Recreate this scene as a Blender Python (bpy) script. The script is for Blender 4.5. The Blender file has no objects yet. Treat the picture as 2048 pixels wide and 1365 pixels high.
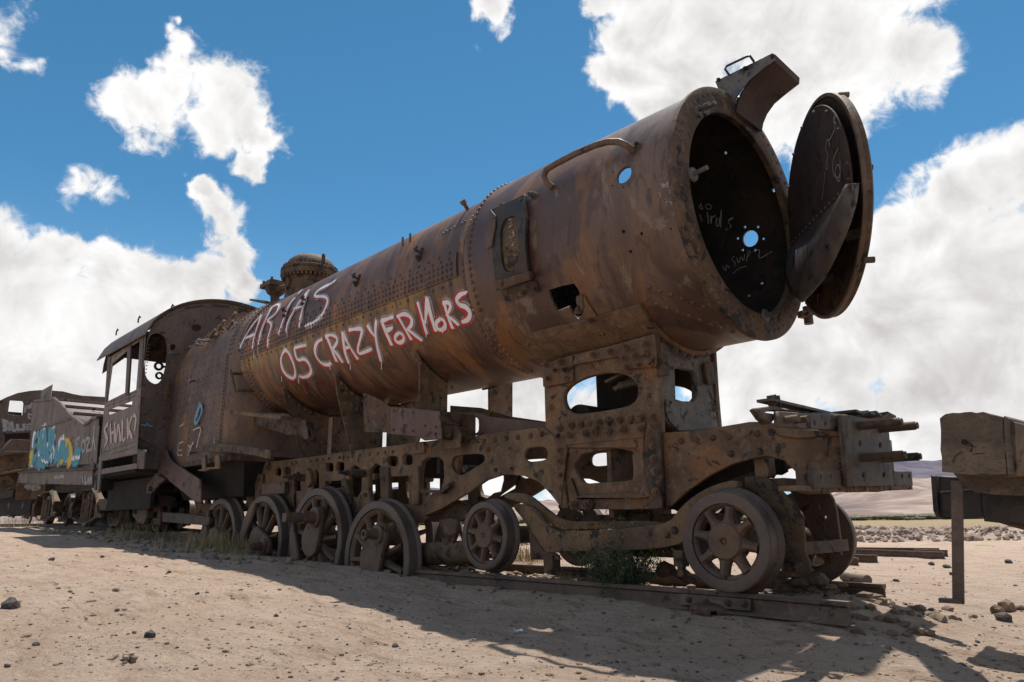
import bpy, bmesh, math, random
import numpy as np
from mathutils import Vector, Matrix, noise
random.seed(7)
R=math.radians
scene=bpy.context.scene
# ---------------------------------------------------------------- camera
CF,YAW,PITCH,ROLL=1410.3666,.7773,.2471,-.0104
CAM=Vector((2.1922,-4.5074,.4256))
FW=Vector((-math.cos(YAW)*math.cos(PITCH),math.sin(YAW)*math.cos(PITCH),math.sin(PITCH)))
_r=Vector((math.sin(YAW),math.cos(YAW),0)); _u=_r.cross(FW)
RT=_r*math.cos(ROLL)+_u*math.sin(ROLL); UP=-_r*math.sin(ROLL)+_u*math.cos(ROLL)
cd=bpy.data.cameras.new('camera'); cam=bpy.data.objects.new('camera',cd); scene.collection.objects.link(cam)
cd.sensor_width=36; cd.lens=CF/2048*36; cd.clip_start=.05; cd.clip_end=40000
M=Matrix((RT,UP,-FW)).transposed().to_4x4(); M.translation=CAM; cam.matrix_world=M
scene.camera=cam
# ---------------------------------------------------------------- light
SUN=Vector((-.14,.30,.94)).normalized()
sd=bpy.data.lights.new('sun','SUN'); sd.energy=5.0; sd.angle=R(.53); sd.color=(1,.955,.88)
sun=bpy.data.objects.new('sun',sd); scene.collection.objects.link(sun)
sun.rotation_euler=SUN.to_track_quat('Z','Y').to_euler()
scene.view_settings.view_transform='Standard'; scene.view_settings.look='None'
scene.view_settings.exposure=.12; scene.view_settings.gamma=1; scene.view_settings.use_curve_mapping=False

def ray(px,py): return FW+RT*((px-1024)/CF)-UP*((py-682.5)/CF)
def on(ax,val,px,py):
    d=ray(px,py); i='xyz'.index(ax); return CAM+d*((val-CAM[i])/d[i])
def onplane(p0,n,px,py):
    d=ray(px,py); return CAM+d*((p0-CAM).dot(n)/d.dot(n))
ZC=2.5483
def cyl(rad,px,py,far=False):
    d=ray(px,py); o=CAM-Vector((0,0,ZC)); a=d.y**2+d.z**2; b=2*(o.y*d.y+o.z*d.z); c=o.y**2+o.z**2-rad**2
    q=b*b-4*a*c
    if q<0: q=0
    return CAM+d*((-b+(1 if far else -1)*math.sqrt(q))/(2*a))
def xa(p): return (p.x, math.atan2(p.z-ZC,-p.y))   # boiler coordinates: along, angle (0 = near side, pi/2 = top)
def cp(x,a,r): return Vector((x,-r*math.cos(a),ZC+r*math.sin(a)))

# ---------------------------------------------------------------- node helpers
def nn(nt,t,**k):
    n=nt.nodes.new(t)
    for a,b in k.items():
        if a.startswith('i_'):
            key=a[2:]; key=int(key) if key.isdigit() else key
            n.inputs[key].default_value=b
        else: setattr(n,a,b)
    return n
def mth(nt,op,a,b=None,c=None,clamp=False):
    n=nt.nodes.new('ShaderNodeMath'); n.operation=op; n.use_clamp=clamp
    for i,v in enumerate((a,b,c)):
        if v is None: continue
        if isinstance(v,(int,float)): n.inputs[i].default_value=v
        else: nt.links.new(v,n.inputs[i])
    return n.outputs[0]
def mixc(nt,f,a,b,mode='MIX'):
    n=nt.nodes.new('ShaderNodeMix'); n.data_type='RGBA'; n.blend_type=mode; n.clamp_factor=True
    for s,v in ((0,f),(6,a),(7,b)):
        if isinstance(v,(int,float)): n.inputs[s].default_value=v
        elif isinstance(v,tuple): n.inputs[s].default_value=(*v[:3],1)
        else: nt.links.new(v,n.inputs[s])
    return n.outputs[2]
def sstep(nt,v,a,b):
    n=nt.nodes.new('ShaderNodeMapRange'); n.interpolation_type='SMOOTHSTEP'
    nt.links.new(v,n.inputs[0]); n.inputs[1].default_value=a; n.inputs[2].default_value=b
    return n.outputs[0]
def noise_n(nt,vec,scale,detail=5,rough=.55,dist=0):
    n=nt.nodes.new('ShaderNodeTexNoise'); n.inputs['Scale'].default_value=scale; n.inputs['Detail'].default_value=detail
    n.inputs['Roughness'].default_value=rough; n.inputs['Distortion'].default_value=dist
    nt.links.new(vec,n.inputs['Vector']); return n
def mapping(nt,vec,sc,loc=(0,0,0)):
    n=nt.nodes.new('ShaderNodeMapping'); n.inputs['Scale'].default_value=sc; n.inputs['Location'].default_value=loc
    nt.links.new(vec,n.inputs['Vector']); return n.outputs[0]
def newmat(name):
    m=bpy.data.materials.new(name); m.use_nodes=True; nt=m.node_tree; b=nt.nodes['Principled BSDF']; return m,nt,b

# ---------------------------------------------------------------- sky with clouds (world)
w=bpy.data.worlds.new('World'); scene.world=w; w.use_nodes=True; nt=w.node_tree; nt.nodes.clear()
out=nn(nt,'ShaderNodeOutputWorld'); bgN=nn(nt,'ShaderNodeBackground')
sky=nn(nt,'ShaderNodeTexSky',sky_type='NISHITA',sun_disc=False,sun_elevation=math.asin(SUN.z),sun_rotation=math.atan2(SUN.x,SUN.y),altitude=3650,air_density=1.0,dust_density=.6,ozone_density=1.5)
hs=nn(nt,'ShaderNodeHueSaturation'); hs.inputs['Hue'].default_value=.482; hs.inputs['Saturation'].default_value=1.22; hs.inputs['Value'].default_value=1.62
nt.links.new(sky.outputs[0],hs.inputs['Color'])
tc=nn(nt,'ShaderNodeTexCoord'); D=tc.outputs['Generated']
wn=noise_n(nt,D,6,4,.62)
wv=nn(nt,'ShaderNodeVectorMath',operation='MULTIPLY_ADD'); nt.links.new(wn.outputs['Color'],wv.inputs[0]); wv.inputs[1].default_value=(.16,.16,.16); 
off=nn(nt,'ShaderNodeVectorMath',operation='SUBTRACT'); nt.links.new(D,off.inputs[0]); off.inputs[1].default_value=(.08,.08,.08); nt.links.new(off.outputs[0],wv.inputs[2])
DW=wv.outputs[0]
PUFFS=[(300,205,95),(385,112,58),(402,82,46),(375,62,30),(355,34,18),(390,175,75),(430,150,50),(465,200,95),(400,240,90),(520,260,62),(505,325,48),(380,335,22),(250,245,38),(372,10,16),
(15,45,55),(50,95,42),(92,110,26),(190,380,42),(220,400,34),(162,375,24),
(0,520,110),(110,530,75),(60,620,150),(225,545,75),(300,560,80),(250,650,150),(385,560,75),(413,402,44),(436,446,62),(460,520,70),(490,570,50),(130,740,170),(-40,740,170),(380,720,140),(10,385,22),
(1000,20,48),(1035,50,22),(1122,18,14),(545,535,14),(250,80,6),
(1290,70,90),(1400,60,150),(1255,170,70),(1550,60,180),(1700,80,160),(1830,110,120),(1600,190,150),(1700,200,80),(1890,90,66),(1500,-110,230),(1300,240,58),(1340,190,110),(1750,-80,170),(1240,-40,70),(1940,60,30),
(2060,330,110),(1960,370,100),(1870,450,110),(1790,470,85),(2000,540,220),(1800,620,190),(1950,730,200),(1650,560,90),(1600,690,165),(1480,750,120),(1480,655,80),(1720,740,130),(1880,790,110),(2030,820,120),
(1500,850,42),(1560,900,90),(1700,940,100),(1900,920,110),(1830,880,60),(1440,880,60),(1980,960,120),(2080,900,90),
(100,900,190),(330,880,170),(560,930,150),(1780,960,110),(1000,860,170),(1220,900,170),(800,900,190),(600,830,170),(1380,860,60),(1050,760,90)]
rnd=random.Random(3)
cs=[]
for px,py,r in PUFFS:
    d=ray(px,py).normalized(); e=ray(px+r,py).normalized(); f2=ray(px,py+r).normalized()
    cs.append((d,.5*((d-e).length+(d-f2).length)*1.12))
cosf=math.cos(R(54))
while len(cs)<len(PUFFS)+26:
    d=Vector((rnd.gauss(0,1),rnd.gauss(0,1),abs(rnd.gauss(0,.7)))).normalized()
    if d.dot(FW.normalized())>cosf or d.dot(SUN)>.97: continue
    r=rnd.uniform(.1,.3)
    for k in range(1): cs.append((d,r))
field=None
for d,r in cs:
    vm=nn(nt,'ShaderNodeVectorMath',operation='DISTANCE'); nt.links.new(DW,vm.inputs[0]); vm.inputs[1].default_value=d
    v=mth(nt,'MULTIPLY_ADD',vm.outputs['Value'],-1/r,1.0)
    if r<.03: v=mth(nt,'MULTIPLY',v,.45)
    field=v if field is None else mth(nt,'MAXIMUM',field,v)
n1=noise_n(nt,D,11,7,.62,.5); n2=noise_n(nt,D,3.6,5,.6,.2); n3=noise_n(nt,D,34,4,.7,.6)
dens=mth(nt,'ADD',mth(nt,'MULTIPLY',field,1.75),mth(nt,'MULTIPLY',mth(nt,'SUBTRACT',n1.outputs[0],.5),1.9))
dens=mth(nt,'ADD',dens,mth(nt,'MULTIPLY',mth(nt,'SUBTRACT',n3.outputs[0],.5),1.3))
mask=mth(nt,'POWER',sstep(nt,dens,-.08,.62),1.25)
# shading: bright rims, greyer cores
core=mth(nt,'ADD',mth(nt,'MULTIPLY',sstep(nt,field,.25,.95),.45),mth(nt,'MULTIPLY',mth(nt,'SUBTRACT',n2.outputs[0],.44),2.1))
n4=noise_n(nt,mapping(nt,D,(1,1,1),(.004,-.006,-.018)),11,4,.6,.5)
core=mth(nt,'ADD',core,mth(nt,'MULTIPLY',mth(nt,'SUBTRACT',n4.outputs[0],n1.outputs[0]),1.6))
n6=noise_n(nt,mapping(nt,D,(1,1,2.2)),1.9,3,.5)
core=mth(nt,'ADD',core,mth(nt,'MULTIPLY',mth(nt,'SUBTRACT',n6.outputs[0],.5),1.4),None,True)
ccol=mixc(nt,core,(.93,.925,.92),(.58,.555,.55))
sc1=nn(nt,'ShaderNodeVectorMath',operation='SCALE'); nt.links.new(hs.outputs[0],sc1.inputs[0]); sc1.inputs['Scale'].default_value=.085
sxx=nn(nt,'ShaderNodeSeparateXYZ'); nt.links.new(D,sxx.inputs[0])
hz=mth(nt,'SUBTRACT',1.0,sstep(nt,sxx.outputs[2],-.05,.42))
skyc=mixc(nt,mth(nt,'MULTIPLY',hz,.8),sc1.outputs[0],(.36,.56,.74))
fin=mixc(nt,mask,skyc,ccol)
nt.links.new(fin,bgN.inputs[0]); bgN.inputs[1].default_value=1.0
nt.links.new(bgN.outputs[0],out.inputs[0])
w.cycles.sampling_method='MANUAL'; w.cycles.sample_map_resolution=1024

# ---------------------------------------------------------------- materials
def rust(name,c1,c2,c3,black=0.0,sc=3.0,stretch=(1,1,1),rough=.75,bump=.4,amt3=.5,dust=0.0,dustc=(.30,.22,.15),metal=0.0):
    m,nt,b=newmat(name); g=nn(nt,'ShaderNodeNewGeometry'); P=g.outputs['Position']
    V=mapping(nt,P,stretch)
    a=noise_n(nt,V,sc,7,.62,.4); c=noise_n(nt,V,sc*.45,4,.6,.8); f=noise_n(nt,V,sc*9,5,.7); k=noise_n(nt,mapping(nt,P,(1,1,1),(4,7,2)),sc*1.7,8,.68,.6)
    col=mixc(nt,sstep(nt,a.outputs[0],.36,.64),c1,c2)
    col=mixc(nt,mth(nt,'MULTIPLY',sstep(nt,c.outputs[0],.48,.68),amt3),col,c3)
    col=mixc(nt,mth(nt,'MULTIPLY',sstep(nt,f.outputs[0],.45,.75),.45),col,tuple(x*.45 for x in c1))
    if black>0: col=mixc(nt,mth(nt,'MULTIPLY',sstep(nt,k.outputs[0],.60-.12*black,.66-.12*black),.9),col,(.012,.011,.012))
    if dust>0:
        k2=noise_n(nt,mapping(nt,P,(1,1,1),(9,1,5)),sc*2.3,7,.7,.3)
        up=nn(nt,'ShaderNodeSeparateXYZ'); nt.links.new(g.outputs['Normal'],up.inputs[0])
        du=mth(nt,'ADD',mth(nt,'MULTIPLY',sstep(nt,k2.outputs[0],.50,.68),dust),mth(nt,'MULTIPLY',sstep(nt,up.outputs[2],.5,.95),min(1,dust*1.2)),None,True)
        col=mixc(nt,du,col,dustc)
    nt.links.new(col,b.inputs['Base Color'])
    b.inputs['Metallic'].default_value=metal
    rr=mth(nt,'MULTIPLY_ADD',a.outputs[0],.3,rough-.17); nt.links.new(rr,b.inputs['Roughness'])
    b.inputs['Specular IOR Level'].default_value=.35
    bp=nn(nt,'ShaderNodeBump'); bp.inputs['Strength'].default_value=bump; bp.inputs['Distance'].default_value=.012
    hgt=mth(nt,'ADD',mth(nt,'MULTIPLY',f.outputs[0],.6),mth(nt,'MULTIPLY',k.outputs[0],.8))
    nt.links.new(hgt,bp.inputs['Height']); nt.links.new(bp.outputs[0],b.inputs['Normal'])
    return m
MAT={}
MAT['barrel']=rust('rusted_barrel_steel',(.080,.040,.030),(.140,.076,.052),(.225,.102,.036),0,2.6,(1.6,.5,.35),.50,.22,.75)
MAT['smoke']=rust('rusted_smokebox_steel',(.090,.052,.040),(.155,.098,.072),(.215,.095,.034),0,1.9,(1.5,.55,.38),.50,.2,.85)
SEAMZ=2.425
def add_stain(m):
    nt=m.node_tree; b=nt.nodes['Principled BSDF']; lk=b.inputs['Base Color'].links[0]; col=lk.from_socket
    g=nn(nt,'ShaderNodeNewGeometry'); sx=nn(nt,'ShaderNodeSeparateXYZ'); nt.links.new(g.outputs['Position'],sx.inputs[0])
    nz=noise_n(nt,mapping(nt,g.outputs['Position'],(3,.6,.6)),5,5,.65)
    z=mth(nt,'ADD',sx.outputs[2],mth(nt,'MULTIPLY',nz.outputs[0],.16))
    f=mth(nt,'MULTIPLY',sstep(nt,z,SEAMZ-.16,SEAMZ+.0),mth(nt,'SUBTRACT',1.0,sstep(nt,sx.outputs[2],SEAMZ-.004,SEAMZ+.006)))
    f=mth(nt,'MULTIPLY',f,mth(nt,'MULTIPLY',sstep(nt,nz.outputs[0],.35,.6),.95))
    c2=mixc(nt,f,col,(.28,.16,.045)); nt.links.new(c2,b.inputs['Base Color'])
add_stain(MAT['barrel'])
def add_mottle(m,lst):
    nt=m.node_tree; b=nt.nodes['Principled BSDF']; col=b.inputs['Base Color'].links[0].from_socket
    g=nn(nt,'ShaderNodeNewGeometry')
    for k,(sc,lo,hi,c,am,st) in enumerate(lst):
        nz=noise_n(nt,mapping(nt,g.outputs['Position'],st,(k*3.1,k*1.7,k*5.3)),sc,8,.62,1.2)
        col=mixc(nt,mth(nt,'MULTIPLY',sstep(nt,nz.outputs[0],lo,hi),am),col,c)
    nt.links.new(col,b.inputs['Base Color'])
add_mottle(MAT['smoke'],[(1.3,.50,.55,(.062,.036,.032),.75,(1,.8,.8)),(1.1,.55,.63,(.22,.098,.032),.5,(1,.7,.9)),(3.5,.58,.64,(.21,.165,.125),.55,(1,.5,.4)),(9,.59,.65,(.036,.024,.022),.65,(1,.3,.3)),(32,.61,.67,(.03,.02,.018),.55,(1,.6,.6))])
add_mottle(MAT['barrel'],[(1.2,.52,.60,(.055,.033,.030),.6,(.8,.8,.8)),(1.5,.55,.63,(.26,.115,.034),.75,(1,.6,.6)),(5,.55,.62,(.19,.135,.10),.45,(2,.25,.25)),(9,.57,.63,(.032,.021,.019),.65,(1.6,.25,.25)),(30,.60,.66,(.03,.02,.018),.6,(1,.6,.6))])
MAT['smoke_in']=rust('near_black_inner_steel',(.012,.010,.009),(.03,.022,.018),(.05,.03,.02),.6,3,(1,1,1),.9,.3,.4)  # near-black steel for smokebox inside, stretchers, underframes and backing plates
MAT['firebox']=rust('rusted_firebox_steel',(.085,.058,.050),(.145,.098,.078),(.25,.135,.055),0,1.6,(1,1,.5),.65,.25,.55)
add_mottle(MAT['firebox'],[(1.6,.55,.66,(.26,.135,.045),.6,(1,1,.5)),(2.2,.54,.62,(.05,.036,.034),.6,(1,1,.8))])
MAT['frame']=rust('rusted_frame_steel',(.092,.055,.032),(.180,.112,.060),(.21,.092,.030),.40,4,(1,1,.7),.7,.9,.5,.3)
MAT['frame_dark']=rust('dark_frame_steel',(.058,.036,.024),(.108,.068,.040),(.14,.064,.027),.6,5,(1,1,1),.75,.5,.4,.25)
MAT['saddle']=rust('rusted_saddle_casting',(.095,.054,.033),(.165,.098,.055),(.24,.105,.035),.25,6,(1,1,1),.72,.7,.6,.3)
MAT['pale']=rust('greyed_casting',(.10,.088,.080),(.18,.16,.145),(.15,.09,.055),.5,6,(1,1,1),.7,.8,.4,.2)
MAT['wheel']=rust('rusted_wheel_steel',(.078,.047,.034),(.138,.087,.060),(.17,.08,.038),.15,5,(1,1,1),.6,.3,.35,.12,(.2,.17,.11))
MAT['tyre']=rust('worn_tyre_steel',(.072,.050,.042),(.118,.086,.070),(.14,.08,.05),0,3,(1,1,1),.5,.2,.3)
MAT['plate']=rust('brown_painted_plate',(.085,.050,.042),(.13,.083,.068),(.18,.09,.05),.25,3.5,(1,1,1),.65,.3,.4)
MAT['cab']=rust('weathered_cab_steel',(.070,.048,.042),(.118,.082,.068),(.16,.09,.05),.25,3,(1,1,.5),.65,.3,.4,.1)
MAT['cab_grey']=rust('greyed_cab_side',(.13,.104,.09),(.205,.165,.14),(.16,.10,.07),.15,3,(1,1,.5),.7,.3,.5,.1)
MAT['black']=rust('blackened_steel',(.022,.019,.017),(.048,.037,.030),(.07,.042,.026),.7,4,(1,1,1),.55,.3,.4)
MAT['flap']=rust('dark_scuffed_sheet',(.075,.060,.055),(.135,.112,.102),(.13,.08,.05),.3,4,(1,1,1),.5,.3,.5)
MAT['baffle']=rust('dark_baffle_sheet',(.040,.024,.021),(.066,.042,.036),(.09,.05,.03),.2,3,(1,1,1),.85,.2,.4)
MAT['grey']=rust('bare_grey_steel',(.07,.066,.066),(.14,.127,.122),(.12,.08,.06),.4,4,(1,1,1),.5,.3,.4)
MAT['rail']=rust('rusted_rail_steel',(.070,.046,.037),(.120,.082,.064),(.15,.08,.045),.1,5,(.5,1,1),.6,.3,.4,.25)
MAT['tender']=rust('weathered_tender_steel',(.105,.080,.067),(.175,.138,.115),(.17,.1,.07),.2,2.5,(1,1,.4),.7,.3,.4)
MAT['roofpale']=rust('pale_rusted_sheet',(.33,.26,.24),(.44,.36,.33),(.25,.15,.1),.1,2,(1,1,1),.7,.3,.4)
MAT['beamgrey']=rust('grey_rust_beam',(.066,.047,.036),(.118,.088,.068),(.13,.07,.04),.4,6,(1,1,1),.65,.6,.4,.2)
def woodmat():
    m,nt,b=newmat('weathered_timber'); tcn=nn(nt,'ShaderNodeTexCoord'); O=tcn.outputs['Object']
    sx=nn(nt,'ShaderNodeSeparateXYZ'); nt.links.new(O,sx.inputs[0])
    nz=noise_n(nt,O,3.5,6,.6,.5)
    dx=mth(nt,'ADD',sx.outputs[0],.02); dz=mth(nt,'ADD',sx.outputs[2],.0)
    rad=mth(nt,'SQRT',mth(nt,'ADD',mth(nt,'MULTIPLY',dx,dx),mth(nt,'MULTIPLY',dz,dz)))
    rad=mth(nt,'ADD',rad,mth(nt,'MULTIPLY',nz.outputs[0],.05))
    ring=mth(nt,'SINE',mth(nt,'MULTIPLY',rad,520))
    ang=mth(nt,'ARCTAN2',dz,dx)
    cr=noise_n(nt,O,9,5,.7,2.0)
    n5=nn(nt,'ShaderNodeTexNoise',noise_dimensions='1D'); n5.inputs['Scale'].default_value=5; n5.inputs['Detail'].default_value=6; nt.links.new(ang,n5.inputs['W'])
    crack=sstep(nt,n5.outputs[0],.62,.67)
    g2=noise_n(nt,mapping(nt,O,(14,1.2,14)),3,7,.65)
    col=mixc(nt,mth(nt,'MULTIPLY_ADD',ring,.07,.4),(.125,.088,.060),(.075,.052,.038))
    col=mixc(nt,sstep(nt,nz.outputs[0],.45,.58),col,(.16,.115,.08)); n9=noise_n(nt,mapping(nt,O,(3,1,9)),4,8,.7,1.5); col=mixc(nt,mth(nt,'MULTIPLY',sstep(nt,n9.outputs[0],.5,.62),.7),col,(.055,.040,.032))
    col=mixc(nt,mth(nt,'MULTIPLY',crack,.18),col,(.03,.02,.015))
    col=mixc(nt,mth(nt,'MULTIPLY',sstep(nt,g2.outputs[0],.5,.7),.6),col,(.07,.045,.03))
    nt.links.new(col,b.inputs['Base Color']); b.inputs['Roughness'].default_value=.85
    bp=nn(nt,'ShaderNodeBump'); bp.inputs['Strength'].default_value=.8; bp.inputs['Distance'].default_value=.01
    h=mth(nt,'ADD',g2.outputs[0],mth(nt,'MULTIPLY',ring,.05)); nt.links.new(h,bp.inputs['Height']); nt.links.new(bp.outputs[0],b.inputs['Normal'])
    return m
MAT['wood']=woodmat()
def paint(name,col,strength=.95,patch=.3,thr=None):
    m,nt,b=newmat(name); at=nn(nt,'ShaderNodeAttribute',attribute_name='edge'); g=nn(nt,'ShaderNodeNewGeometry')
    nz=noise_n(nt,g.outputs['Position'],45,4,.7); n2=noise_n(nt,g.outputs['Position'],9,4,.6)
    e=mth(nt,'ADD',at.outputs['Fac'],mth(nt,'MULTIPLY',mth(nt,'SUBTRACT',nz.outputs[0],.5),.35))
    a=sstep(nt,e,.05,.55); a=mth(nt,'MULTIPLY',a,strength)
    a=mth(nt,'MULTIPLY',a,mth(nt,'SUBTRACT',1.0,mth(nt,'MULTIPLY',sstep(nt,n2.outputs[0],.52,.7),patch)))
    if thr: a=mth(nt,'MULTIPLY',a,sstep(nt,noise_n(nt,g.outputs['Position'],26,6,.75).outputs[0],thr,thr+.08))
    nt.links.new(a,b.inputs['Alpha']); b.inputs['Base Color'].default_value=(*col,1); b.inputs['Roughness'].default_value=.7
    return m
MAT['white_paint']=paint('white_spray_paint',(.72,.72,.74),.97,.15)
MAT['haze_paint']=paint('white_overspray',(.64,.64,.72),.42,.4)
MAT['red_paint']=paint('red_spray_paint',(.45,.018,.020),.97,.15)
MAT['dark_red_paint']=paint('faded_dark_red_paint',(.13,.016,.014),.7,.4)
MAT['blue_paint']=paint('pale_blue_paint',(.13,.30,.45),.9,.3)
MAT['teal_paint']=paint('teal_paint',(.05,.24,.33),1,.1)
MAT['yellow_paint']=paint('yellow_paint',(.50,.37,.045),1,.2)
MAT['pink_paint']=paint('faded_pink_paint',(.55,.41,.38),.85,.35)
MAT['faint_paint']=paint('faint_white_paint',(.5,.48,.48),.5,.6)
MAT['chalk']=paint('chalk_scrawl',(.40,.40,.41),.62,.6)
MAT['flake']=paint('pale_flaked_patch',(.34,.29,.265),.75,.3,.52)
def simple(name,col,rough=.9,var=.3,sc=20,bump=.3):
    m,nt,b=newmat(name); g=nn(nt,'ShaderNodeNewGeometry'); a=noise_n(nt,g.outputs['Position'],sc,5,.6)
    c2=tuple(max(0,x*(1-var)) for x in col); c3=tuple(x*(1+var) for x in col)
    nt.links.new(mixc(nt,sstep(nt,a.outputs[0],.3,.7),c2,c3),b.inputs['Base Color']); b.inputs['Roughness'].default_value=rough
    bp=nn(nt,'ShaderNodeBump'); bp.inputs['Strength'].default_value=bump; bp.inputs['Distance'].default_value=.01; nt.links.new(a.outputs[0],bp.inputs['Height']); nt.links.new(bp.outputs[0],b.inputs['Normal'])
    return m
MAT['stone']=simple('tan_stone',(.24,.18,.135),.9,.35,25)
MAT['stone_dark']=simple('dark_stone',(.06,.05,.048),.85,.4,30)
MAT['clod']=simple('earth_clod',(.17,.12,.085),.95,.35,14,.6)
MAT['clod_far']=simple('pinkish_clod',(.30,.225,.18),.95,.3,6,.6)
MAT['dry_grass']=simple('dry_grass',(.30,.235,.12),.9,.4,10,0)
MAT['green_leaf']=simple('green_leaf',(.050,.068,.028),.8,.4,8,0)
MAT['flower']=simple('yellow_flower',(.55,.42,.04),.8,.2,8,0)
MAT['stem']=simple('woody_stem',(.11,.09,.05),.9,.3,8,0)
MAT['white']=simple('white_litter',(.7,.72,.76),.6,.1,8,0)
MAT['shrub']=simple('desert_shrub',(.10,.095,.055),.9,.4,2,0)
MAT['moss']=simple('yellow_ground_moss',(.26,.24,.09),.9,.3,12,.4)
def groundmat():
    m,nt,b=newmat('desert_sand'); g=nn(nt,'ShaderNodeNewGeometry'); P=g.outputs['Position']
    big=noise_n(nt,P,.55,6,.6,.4); mid=noise_n(nt,P,4.2,7,.62,.3); fine=noise_n(nt,P,38,7,.75); gr=noise_n(nt,P,150,4,.85)
    st=noise_n(nt,mapping(nt,P,(1.3,4,1)),1.6,7,.68,.6)
    col=mixc(nt,sstep(nt,mid.outputs[0],.3,.7),(.520,.385,.292),(.625,.480,.375))
    col=mixc(nt,mth(nt,'MULTIPLY',sstep(nt,big.outputs[0],.45,.7),.5),col,(.45,.305,.21))
    col=mixc(nt,mth(nt,'MULTIPLY',sstep(nt,st.outputs[0],.53,.66),.6),col,(.33,.215,.145))
    col=mixc(nt,mth(nt,'MULTIPLY',sstep(nt,fine.outputs[0],.50,.68),.6),col,(.26,.17,.12))
    col=mixc(nt,mth(nt,'MULTIPLY',sstep(nt,gr.outputs[0],.52,.70),.6),col,(.19,.125,.092))
    col=mixc(nt,mth(nt,'MULTIPLY',sstep(nt,gr.outputs[0],.38,.25),.35),col,(.66,.52,.41))
    vo=nn(nt,'ShaderNodeTexVoronoi'); vo.inputs['Scale'].default_value=17; nt.links.new(P,vo.inputs['Vector'])
    vs=nn(nt,'ShaderNodeSeparateColor'); nt.links.new(vo.outputs['Color'],vs.inputs[0])
    spot=mth(nt,'MULTIPLY',mth(nt,'LESS_THAN',vo.outputs['Distance'],mth(nt,'MULTIPLY',fine.outputs[0],.30)),mth(nt,'GREATER_THAN',vs.outputs[0],.72))
    col=mixc(nt,mth(nt,'MULTIPLY',spot,.75),col,(.085,.06,.048))
    # distance zones by metres from the parked engine
    cpn=nn(nt,'ShaderNodeVectorMath',operation='DOT_PRODUCT'); nt.links.new(P,cpn.inputs[0]); cpn.inputs[1].default_value=(-.713,.701,0)
    dist=mth(nt,'ADD',cpn.outputs['Value'],4.72)
    wob=noise_n(nt,mapping(nt,P,(.02,.02,1)),1.0,5,.6); wob2=noise_n(nt,P,.14,7,.65,.4); w3=noise_n(nt,P,.004,5,.6)
    dd=mth(nt,'ADD',dist,mth(nt,'MULTIPLY',mth(nt,'SUBTRACT',wob2.outputs[0],.5),14))
    z1=sstep(nt,dd,25,31)
    fieldc=mixc(nt,sstep(nt,wob2.outputs[0],.42,.6),(.31,.235,.12),(.31,.235,.165))
    col=mixc(nt,z1,col,fieldc)
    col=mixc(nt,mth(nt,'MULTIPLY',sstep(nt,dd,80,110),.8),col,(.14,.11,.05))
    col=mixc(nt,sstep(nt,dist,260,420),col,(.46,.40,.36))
    nt.links.new(col,b.inputs['Base Color']); b.inputs['Roughness'].default_value=.95; b.inputs['Specular IOR Level'].default_value=.15
    h=mth(nt,'ADD',mth(nt,'MULTIPLY',fine.outputs[0],.55),mth(nt,'ADD',mth(nt,'MULTIPLY',gr.outputs[0],.22),mth(nt,'MULTIPLY',mid.outputs[0],2.4)))
    bp=nn(nt,'ShaderNodeBump'); bp.inputs['Strength'].default_value=1.0; bp.inputs['Distance'].default_value=.055; nt.links.new(h,bp.inputs['Height']); nt.links.new(bp.outputs[0],b.inputs['Normal'])
    return m
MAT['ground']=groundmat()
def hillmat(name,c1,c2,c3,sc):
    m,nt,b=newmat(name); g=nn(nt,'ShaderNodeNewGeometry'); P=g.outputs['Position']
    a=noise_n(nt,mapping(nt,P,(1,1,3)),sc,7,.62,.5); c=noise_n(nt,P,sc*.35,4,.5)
    col=mixc(nt,sstep(nt,a.outputs[0],.38,.62),c1,c2); col=mixc(nt,sstep(nt,c.outputs[0],.5,.64),col,c3)  # third colour paints broad cloud-shadow patches onto the slopes
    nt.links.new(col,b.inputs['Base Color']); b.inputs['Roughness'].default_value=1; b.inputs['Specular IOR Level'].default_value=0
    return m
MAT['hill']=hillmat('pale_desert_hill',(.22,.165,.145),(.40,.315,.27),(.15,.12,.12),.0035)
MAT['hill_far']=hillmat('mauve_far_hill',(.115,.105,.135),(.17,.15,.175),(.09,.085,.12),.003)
# ---------------------------------------------------------------- object helpers
COL=scene.collection
def prop(o,label=None,cat=None,group=None,kind=None):
    for k,v in (('label',label),('category',cat),('group',group),('kind',kind)):
        if v: o[k]=v
    return o
def empty(name,loc,label,cat,group=None,rz=0):
    o=bpy.data.objects.new(name,None); o.empty_display_size=.2; COL.objects.link(o); o.location=loc; o.rotation_euler=(0,0,rz)
    return prop(o,label,cat,group)
def wloc(o):
    v=Vector((0,0,0))
    while o is not None: v+=o.location; o=o.parent
    return v
def put(name,me,mat,parent=None,loc=None,label=None,kind=None):
    """link a mesh given in world coordinates (loc None) or about its own origin (loc given, world)"""
    if isinstance(mat,str): mat=MAT[mat]
    if mat is not None and not me.materials: me.materials.append(mat)
    o=bpy.data.objects.new(name,me); COL.objects.link(o)
    L=Vector((0,0,0)) if loc is None else Vector(loc)
    if parent is not None: o.parent=parent; L=L-wloc(parent)
    o.location=L
    return prop(o,label,None,None,kind)
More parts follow.
